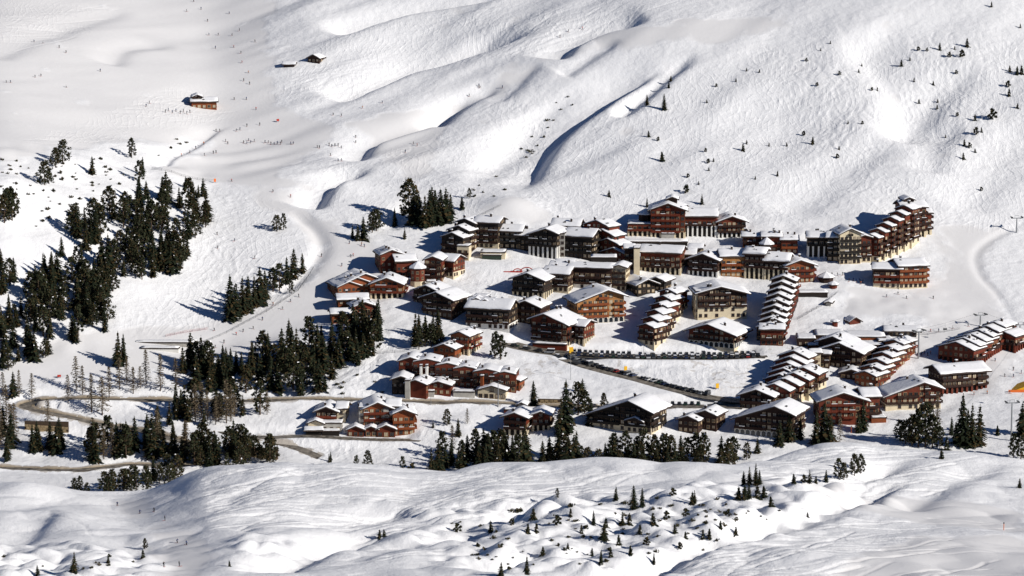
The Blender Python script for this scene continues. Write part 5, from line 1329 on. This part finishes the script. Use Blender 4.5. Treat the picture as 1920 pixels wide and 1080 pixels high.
park('lower_car_park', 0.05, 0.75, -2.0, 2.7, 85, 'in the short row of the lowest car park', 'cars in the lowest car park', 0.1)
park('upper_car_park', 0.03, 0.24, 3.6, 5.6, 0, 'below the dark red corner chalet', 'cars below the corner chalet', 0.25)

# ------------------------------------------------------------------ people on skis
ski = MB(); ski.box(-0.05, 0.05, -0.85, 0.8, 0, 0.03); ski.box(-0.045, 0.045, -0.98, -0.85, 0.03, 0.08)
SKI = ski.mesh('ski', ['red']); pole = MB(); pole.bar((0, 0, 0), (0, 0, 1.1), 0.012, 0.012, 5); pole.bar((0, 0, 0.08), (0, 0, 0.1), 0.05, 0.05, 6); POLE = pole.mesh('ski_pole', ['steel_dark'])
RP = random.Random(4); NP = [0]
def person(u, v, where, group, ymin=1262.0, ps=None, jk=None):
    x, y, z = place(u, v, ymin)
    k = RP.choice([q for q in PEOPLE if (ps is None or q[1] == ps) for _ in range({'black': 8, 'dark blue': 6, 'grey': 5}.get(q[0], 1))])
    r = link('person', None, None, (x, y, z + 0.02), RP.uniform(0, 6.28))
    verb = 'skiing' if k[1] == 'ski' else 'standing on skis'
    tag(r, f'person in {k[0]} jacket {verb} {where}', 'person', group)
    link('body', PEOPLE[k], r, (0, 0, 0.03))
    for sx in (-1, 1):
        link('ski', SKI, r, (sx * (0.15 if k[1] == 'ski' else 0.13), -0.05, 0)); link('ski_pole', POLE, r, (sx * 0.36, -0.4 if k[1] == 'ski' else -0.22, 0.0))
    NP[0] += 1
def crowd(pts, where, group, ymin=1262.0, ps=None):
    for u, v in pts: person(u, v, where, group, ymin, ps)
crowd([(350, 22), (377, 18), (389, 40), (404, 91), (392, 66), (409, 66), (435, 67), (449, 58), (438, 89), (452, 100), (454, 118), (478, 79), (430, 26), (363, 3), (64, 79), (80, 81), (111, 90), (124, 99), (66, 145), (77, 143), (12, 155), (20, 155), (124, 164), (188, 134)], 'high on the upper left piste', 'skiers on the upper left piste')
crowd([(274, 200), (280, 194), (439, 187), (462, 187), (480, 206), (466, 137), (457, 152), (468, 158)], 'beside the mountain restaurant', 'skiers by the mountain restaurant')
crowd([(310, 211), (316, 208), (323, 212), (330, 209), (338, 213), (344, 210), (350, 214), (356, 211)], 'in the queue below the mountain restaurant', 'people below the mountain restaurant', ps='stand')
crowd([(423, 266), (427, 270), (457, 268), (463, 270), (470, 268), (466, 264), (477, 266), (497, 268), (503, 268), (508, 271), (514, 271), (520, 270), (526, 271), (528, 267), (545, 271), (550, 270), (595, 277), (599, 278), (617, 273), (622, 275), (628, 274), (634, 274), (640, 278), (412, 247), (405, 246), (443, 246), (450, 244), (463, 237), (487, 235)], 'in the groups on the gathering area', 'groups on the gathering area')
crowd([(382, 271), (367, 279), (356, 287), (340, 293), (383, 292), (400, 288), (405, 287), (434, 340), (620, 292), (634, 302), (640, 302), (667, 258), (667, 268), (625, 216), (640, 218), (680, 203), (717, 193), (775, 270), (782, 274), (760, 286), (512, 360), (545, 370)], 'scattered below the gathering area', 'skiers below the gathering area')
crowd([(1050, 70), (1066, 60), (1092, 55), (900, 165), (942, 165), (898, 162), (880, 181)], 'on the traverse below the summit shelf', 'skiers on the traverse')
crowd([(603, 481), (658, 482), (662, 480), (641, 499), (637, 522), (560, 557), (545, 566), (530, 580), (512, 572), (492, 600), (475, 617), (456, 622), (443, 628), (420, 643), (404, 652), (402, 620), (440, 452), (407, 440), (408, 466), (478, 485)], 'running down the groomed left piste', 'skiers on the groomed left piste')
crowd([(655, 457), (678, 460), (683, 463), (1592, 528), (1600, 527), (1606, 529), (1612, 528), (1618, 530), (1614, 533), (1560, 517), (1570, 517), (1580, 516)], 'waiting near the snow kiosk and village edge', 'people near the village edge', ps='stand')
crowd([(1662, 557), (1684, 552), (1700, 560), (1750, 560), (1826, 740), (1851, 738), (1893, 738), (1900, 707), (1900, 694), (1884, 706), (1866, 677), (1915, 700), (1815, 612), (1787, 616), (1760, 622), (1745, 622)], 'on the wide right hand piste', 'skiers on the wide right piste')
crowd([(220, 948), (262, 963), (289, 960), (309, 976), (332, 1018), (350, 1022), (307, 1062), (336, 1062)], 'on the foreground run at lower left', 'skiers on the foreground run', 935.0)
crowd([(1716, 664), (1722, 662), (1728, 666), (1733, 663), (1739, 667), (1745, 664)], 'queueing at the orange lift hut', 'people at the lift hut', ps='stand')

# ------------------------------------------------------------------ lift pylons, cables and chairs
def pylon(u, v, hpx, label, yaw=0, ymin=1262.0):
    x, y, z = place(u, v, ymin); h = hpx / (ppm(x, y, z) * cp)
    r = link('lift_pylon', None, None, (x, y, z), R(yaw)); tag(r, label, 'lift pylon')
    m1 = MB(); m1.bar((0, 0, -1), (0, 0, h), 0.45, 0.3, 10); link('mast', m1.mesh('mast', ['steel']), r)
    m2 = MB(); m2.box(-3.1, 3.1, -0.2, 0.2, h - 0.003, h + 0.45); link('crossarm', m2.mesh('crossarm', ['steel']), r)
    for s in (-1, 1):
        m3 = MB(); m3.box(s * 2.8 - 0.15, s * 2.8 + 0.15, -1.8, 1.8, h + 0.453, h + 0.7)
        for k in range(6): m3.bar((s * 2.8 - 0.2, -1.6 + k * 0.64, h + 0.85), (s * 2.8 + 0.2, -1.6 + k * 0.64, h + 0.85), 0.22, 0.22, 8)
        link('pulley_row', m3.mesh('pulley_row', ['steel_dark']), r)
    m4 = MB(); m4.box(-1.2, 1.2, -0.05, 0.05, h + 1.5, h + 1.7); m4.bar((-1.1, 0, h), (-1.1, 0, h + 1.5), 0.07); m4.bar((1.1, 0, h), (1.1, 0, h + 1.5), 0.07); link('lifting_frame', m4.mesh('lifting_frame', ['steel']), r)
    a = R(yaw)
    return [(x + s * 2.8 * math.cos(a), y + s * 2.8 * math.sin(a), z + h + 1.1) for s in (-1, 1)]
def cable(a, b, label, sag=0.02, n=10, r=0.035):
    a = Vector(a); b = Vector(b); L = (b - a).length; mb = MB(); p = a
    for k in range(1, n + 1):
        t = k / n; q = a.lerp(b, t) - Vector((0, 0, 4 * sag * L * t * (1 - t))); mb.bar(p, q, r, r, 4); p = q
    o = link('cable', mb.mesh('cable', ['steel_dark'])); tag(o, label, 'cable')
    return lambda t: a.lerp(b, t) - Vector((0, 0, 4 * sag * L * t * (1 - t)))
ch = MB(); ch.bar((0, 0, 0), (0, 0, -2.2), 0.05); ch.box(-0.9, 0.9, -0.05, 0.05, -2.25, -2.2); link_ = None
for s in (-1, 1): ch.bar((s * 0.9, 0, -2.2), (s * 0.9, 0, -3.2), 0.04)
CH_H = ch.mesh('hanger', ['steel']); cs = MB(); cs.box(-0.95, 0.95, -0.5, 0.1, -3.3, -3.2); CH_S = cs.mesh('seat', ['steel_dark']); cb = MB(); cb.box(-0.95, 0.95, 0.1, 0.18, -3.2, -2.6); CH_B = cb.mesh('backrest', ['steel_dark'])
def chair(p, label, rz=0):
    r = link('lift_chair', None, None, tuple(p), rz); tag(r, label, 'lift chair', 'chairs on the lift cables'); link('hanger', CH_H, r); link('seat', CH_S, r); link('backrest', CH_B, r)
pA = pylon(1896, 826, 70, 'grey lift pylon with crossarm in front of the lower right piste', 10)
pB = pylon(1906, 436, 26, 'lift pylon at the far top of the wide right piste', 10)
pC = pylon(1722, 672, 50, 'lift pylon rising beside the orange lift hut', 30)
pD = pylon(1838, 612, 20, 'small lift pylon standing on the middle of the right piste', 20)
pF = pylon(1912, 640, 30, 'small lift pylon at the right edge above the stepped row', 20)
e1 = place(1985, 800)
c1 = cable(pA[0], (e1[0], e1[1], e1[2] + 20), 'lift cable from the lower pylon leaving the picture at right', 0.01)
e2 = place(1660, 745); 
c2 = cable(pC[0], pD[0], 'upper lift cable from the orange hut to the piste pylon', 0.01)

c4 = cable(pD[1], pF[0], 'lift cable from the piste pylon to the right edge pylon', 0.01)
c5 = cable(pA[1], (pF[1][0] + 20, pF[1][1], pF[1][2] + 4), 'lift cable climbing from the lower pylon behind the stepped row', 0.01)
chair(c1(0.35), 'empty lift chair right of the lower pylon'); chair(c5(0.3), 'empty lift chair above the lower pylon'); chair(c2(0.5), 'lift chair halfway to the piste pylon')
# long ski tow pole by the carpet
def post(u, v, hpx, label, arm=1.4, r=0.12, lamp=True):
    x, y, z = place(u, v); h = hpx / (ppm(x, y, z) * cp)
    o = link('street_lamp', None, None, (x, y, z), RP.uniform(-0.4, 0.4)); tag(o, label, 'street lamp')
    m = MB(); m.bar((0, 0, -0.6), (0, 0, h), r, r * 0.7, 8); link('pole', m.mesh('pole', ['steel']), o)
    m = MB(); m.bar((0, 0, h - 0.1), (arm, 0, h + 0.25), 0.06); link('arm', m.mesh('arm', ['steel']), o)
    m = MB(); m.box(arm - 0.1, arm + 0.7, -0.18, 0.18, h + 0.1, h + 0.28); link('lamp_head', m.mesh('lamp_head', ['steel']), o)
post(934, 762, 46, 'tall pale lamp post beside the right roadside garage', 1.6, 0.25)
post(1305, 672, 30, 'lamp post in the middle of the long car park')
post(1070, 712, 46, 'lamp post on the snow below the slanting car park road')
post(808, 760, 18, 'short lamp post at the road below the middle garage')
post(1207, 668, 20, 'lamp post at the left part of the long car park')
# yellow snow-clearing boxes, red sign, flags
def info_box(u, v, w_, h_, m_, label, name='sign_panel', ymin=1262.0):
    x, y, z = place(u, v, ymin); p = ppm(x, y, z); W_ = w_ / p; Hh = h_ / p
    o = link(name, None, None, (x, y, z), R(20)); tag(o, label, 'sign')
    m = MB(); m.box(-W_ / 2, W_ / 2, -0.12, 0.12, 0.6, 0.6 + Hh); link('panel', m.mesh('panel', [m_]), o)
    for s in (-1, 1):
        m = MB(); m.bar((s * W_ * 0.35, 0.0, -0.5), (s * W_ * 0.35, 0.0, 0.6), 0.07); link('post', m.mesh('post', ['steel_dark']), o)
info_box(1173, 698, 6, 9, 'yellow', 'yellow panel on the snow bank between the car parks, left one')
info_box(1345, 730, 6, 9, 'yellow', 'yellow panel on the snow bank between the car parks, right one')
info_box(1071, 664, 8, 11, 'yellow', 'yellow box at the left end of the long car park', 'container_box')
info_box(403, 343, 4, 6, 'orange_paint', 'orange panel at the edge of the left piste')
info_box(111, 709, 7, 4, 'red', 'red mat on the snow near the hairpin', 'safety_mat')
info_box(521, 229, 5, 4, 'red', 'small red panel high on the upper left piste')
def marker(u, v, hpx, label, ymin):
    x, y, z = place(u, v, ymin); h = hpx / ppm(x, y, z)
    o = link('piste_marker', None, None, (x, y, z)); tag(o, label, 'piste marker')
    m = MB(); m.bar((0, 0, -0.4), (0, 0, h * 0.82), 0.13, 0.13, 8); link('pole', m.mesh('pole', ['orange_paint']), o)
    m = MB(); m.bar((0, 0, h * 0.82 + 0.003), (0, 0, h), 0.22, 0.2, 10); link('disc', m.mesh('disc', ['steel_dark']), o)
marker(1882, 994, 15, 'red piste marker pole with dark top alone on the right foreground', 935.0)
marker(1596, 812, 14, 'red piste marker in front of the red gabled chalet', 1200.0)
# brown retaining walls of single stone blocks
def stone_wall(u0, v0, u1, v1, hpx, label):
    a = Vector(place(u0, v0)); c = Vector(place(u1, v1)); L = (c - a).length; h = hpx / ppm(*a)
    r = link('retaining_wall', None, None, a); tag(r, label, 'wall')
    d = (c - a) / L; ang = math.atan2(d.y, d.x); nb = int(L / 1.8); nr = max(2, int(h / 1.1))
    m = MB(); m.box(0, L, 0.25, 1.2, -2, h - 0.1)
    core = m.mesh('wall_core', ['bark']); link('wall_core', core, r, (0, 0, 0), ang)
    bl = []
    for q in range(4):
        mm = MB(); mm.box(-0.86, 0.86, 0, 0.5, 0.02, 1.04); mm.v = [(x + RP.uniform(-.12, .06), y + RP.uniform(-.2, .12), z + RP.uniform(-.12, .05)) for x, y, z in mm.v]; bl.append(mm.mesh('stone_block', ['stone']))
    for i in range(nb):
        for j in range(nr):
            s = (i + 0.5 + (0.5 if j % 2 else 0)) * L / nb
            if s > L - 0.5: continue
            link('stone_block', RP.choice(bl), r, (d.x * s, d.y * s, d.z * s + j * 1.1 - 0.6), ang)
stone_wall(46, 806, 128, 812, 17, 'brown stone retaining wall below the road hairpin')
stone_wall(428, 852, 520, 862, 16, 'brown stone retaining wall above the dark tree clump')
stone_wall(1008, 756, 1050, 757, 8, 'low earthy retaining wall along the road above the red chalets')
# red inflatable loops on the snow garden and orange tarps
def loop_tube(u, v, label):
    x, y, z = place(u, v); o = link('inflatable_arch', None, None, (x, y, z)); tag(o, label, 'inflatable')
    m = MB(); pts = [(-9 + k * 0.9, 0, 0.35) for k in range(11)]
    for k in range(len(pts) - 1): m.bar(pts[k], pts[k + 1], 0.35, 0.35, 6)
    link('base_tube', m.mesh('base_tube', ['red']), o)
    for cx, rr in ((-2.0, 1.6), (2.6, 2.3)):
        m = MB(); n = 12; P = [(cx + rr * 1.4 * math.cos(math.pi * k / n), 0.0, 0.3 + rr * math.sin(math.pi * k / n)) for k in range(n + 1)]
        for k in range(n): m.bar(P[k], P[k + 1], 0.28, 0.28, 6)
        link('arch_tube', m.mesh('arch_tube', ['red']), o)
loop_tube(978, 511, 'red inflatable arches on the snow garden before the columned hotel')
x_, y_, z_ = place(1908, 728)
o_ = link('airbag', None, None, (x_, y_, z_)); tag(o_, 'yellow and orange landing airbag at the right picture edge', 'airbag')
m_ = MB(); m_.prism([(-5, -1.0), (9, -1.0), (9, 2.4), (4, 2.2)], -5, 6); link('cushion', m_.mesh('cushion', ['yellow']), o_)
m_ = MB(); m_.box(-5, 9, -5.4, -5.005, -0.8, 0.3); link('side_skirt', m_.mesh('side_skirt', ['orange_paint']), o_)
# piste fences: posts with netting
def fence(pts, label, h=1.2, ymin=1262.0):
    W3 = [Vector(place(u, v, ymin)) for u, v in pts]; r = link('piste_fence', None, None, W3[0]); tag(r, label, 'fence')
    pm = MB(); pm.bar((0, 0, -0.3), (0, 0, h), 0.06, 0.06, 5); pmesh = pm.mesh('post', ['steel_dark'])
    net = MB()
    for a, c in zip(W3[:-1], W3[1:]):
        n = max(1, int((c - a).length / 4)); 
        for k in range(n):
            p = a.lerp(c, k / n); q = a.lerp(c, (k + 1) / n); p.z = gz(p.x, p.y); q.z = gz(q.x, q.y); p -= W3[0]; q -= W3[0]
            link('post', pmesh, r, tuple(p))
            for zz in (0.3, 0.7, 1.1): net.bar(p + Vector((0, 0, zz)), q + Vector((0, 0, zz)), 0.04, 0.04, 3)
    link('netting_lines', net.mesh('netting_lines', ['red' if label.startswith('red') else 'steel_dark']), r)
fence([(285, 318), (340, 330), (400, 340)], 'rope fence above the tip of the steep left wood')
fence([(360, 650), (425, 625), (500, 585), (560, 545), (590, 500)], 'dark rope fence along the curved edge of the groomed left piste')
fence([(310, 632), (360, 622), (390, 618)], 'red net fence above the ski carpet tunnel')
fence([(1495, 600), (1540, 575), (1572, 548)], 'dark fence beside the covered walkway')
fence([(1660, 628), (1740, 628), (1800, 618)], 'rope fence behind the lift station')
fence([(830, 440), (880, 412), (940, 386)], 'rope line climbing past the stacked gable hotel')
fence([(620, 665), (700, 665), (760, 660)], 'thin fence across the slope below the orange chalets')
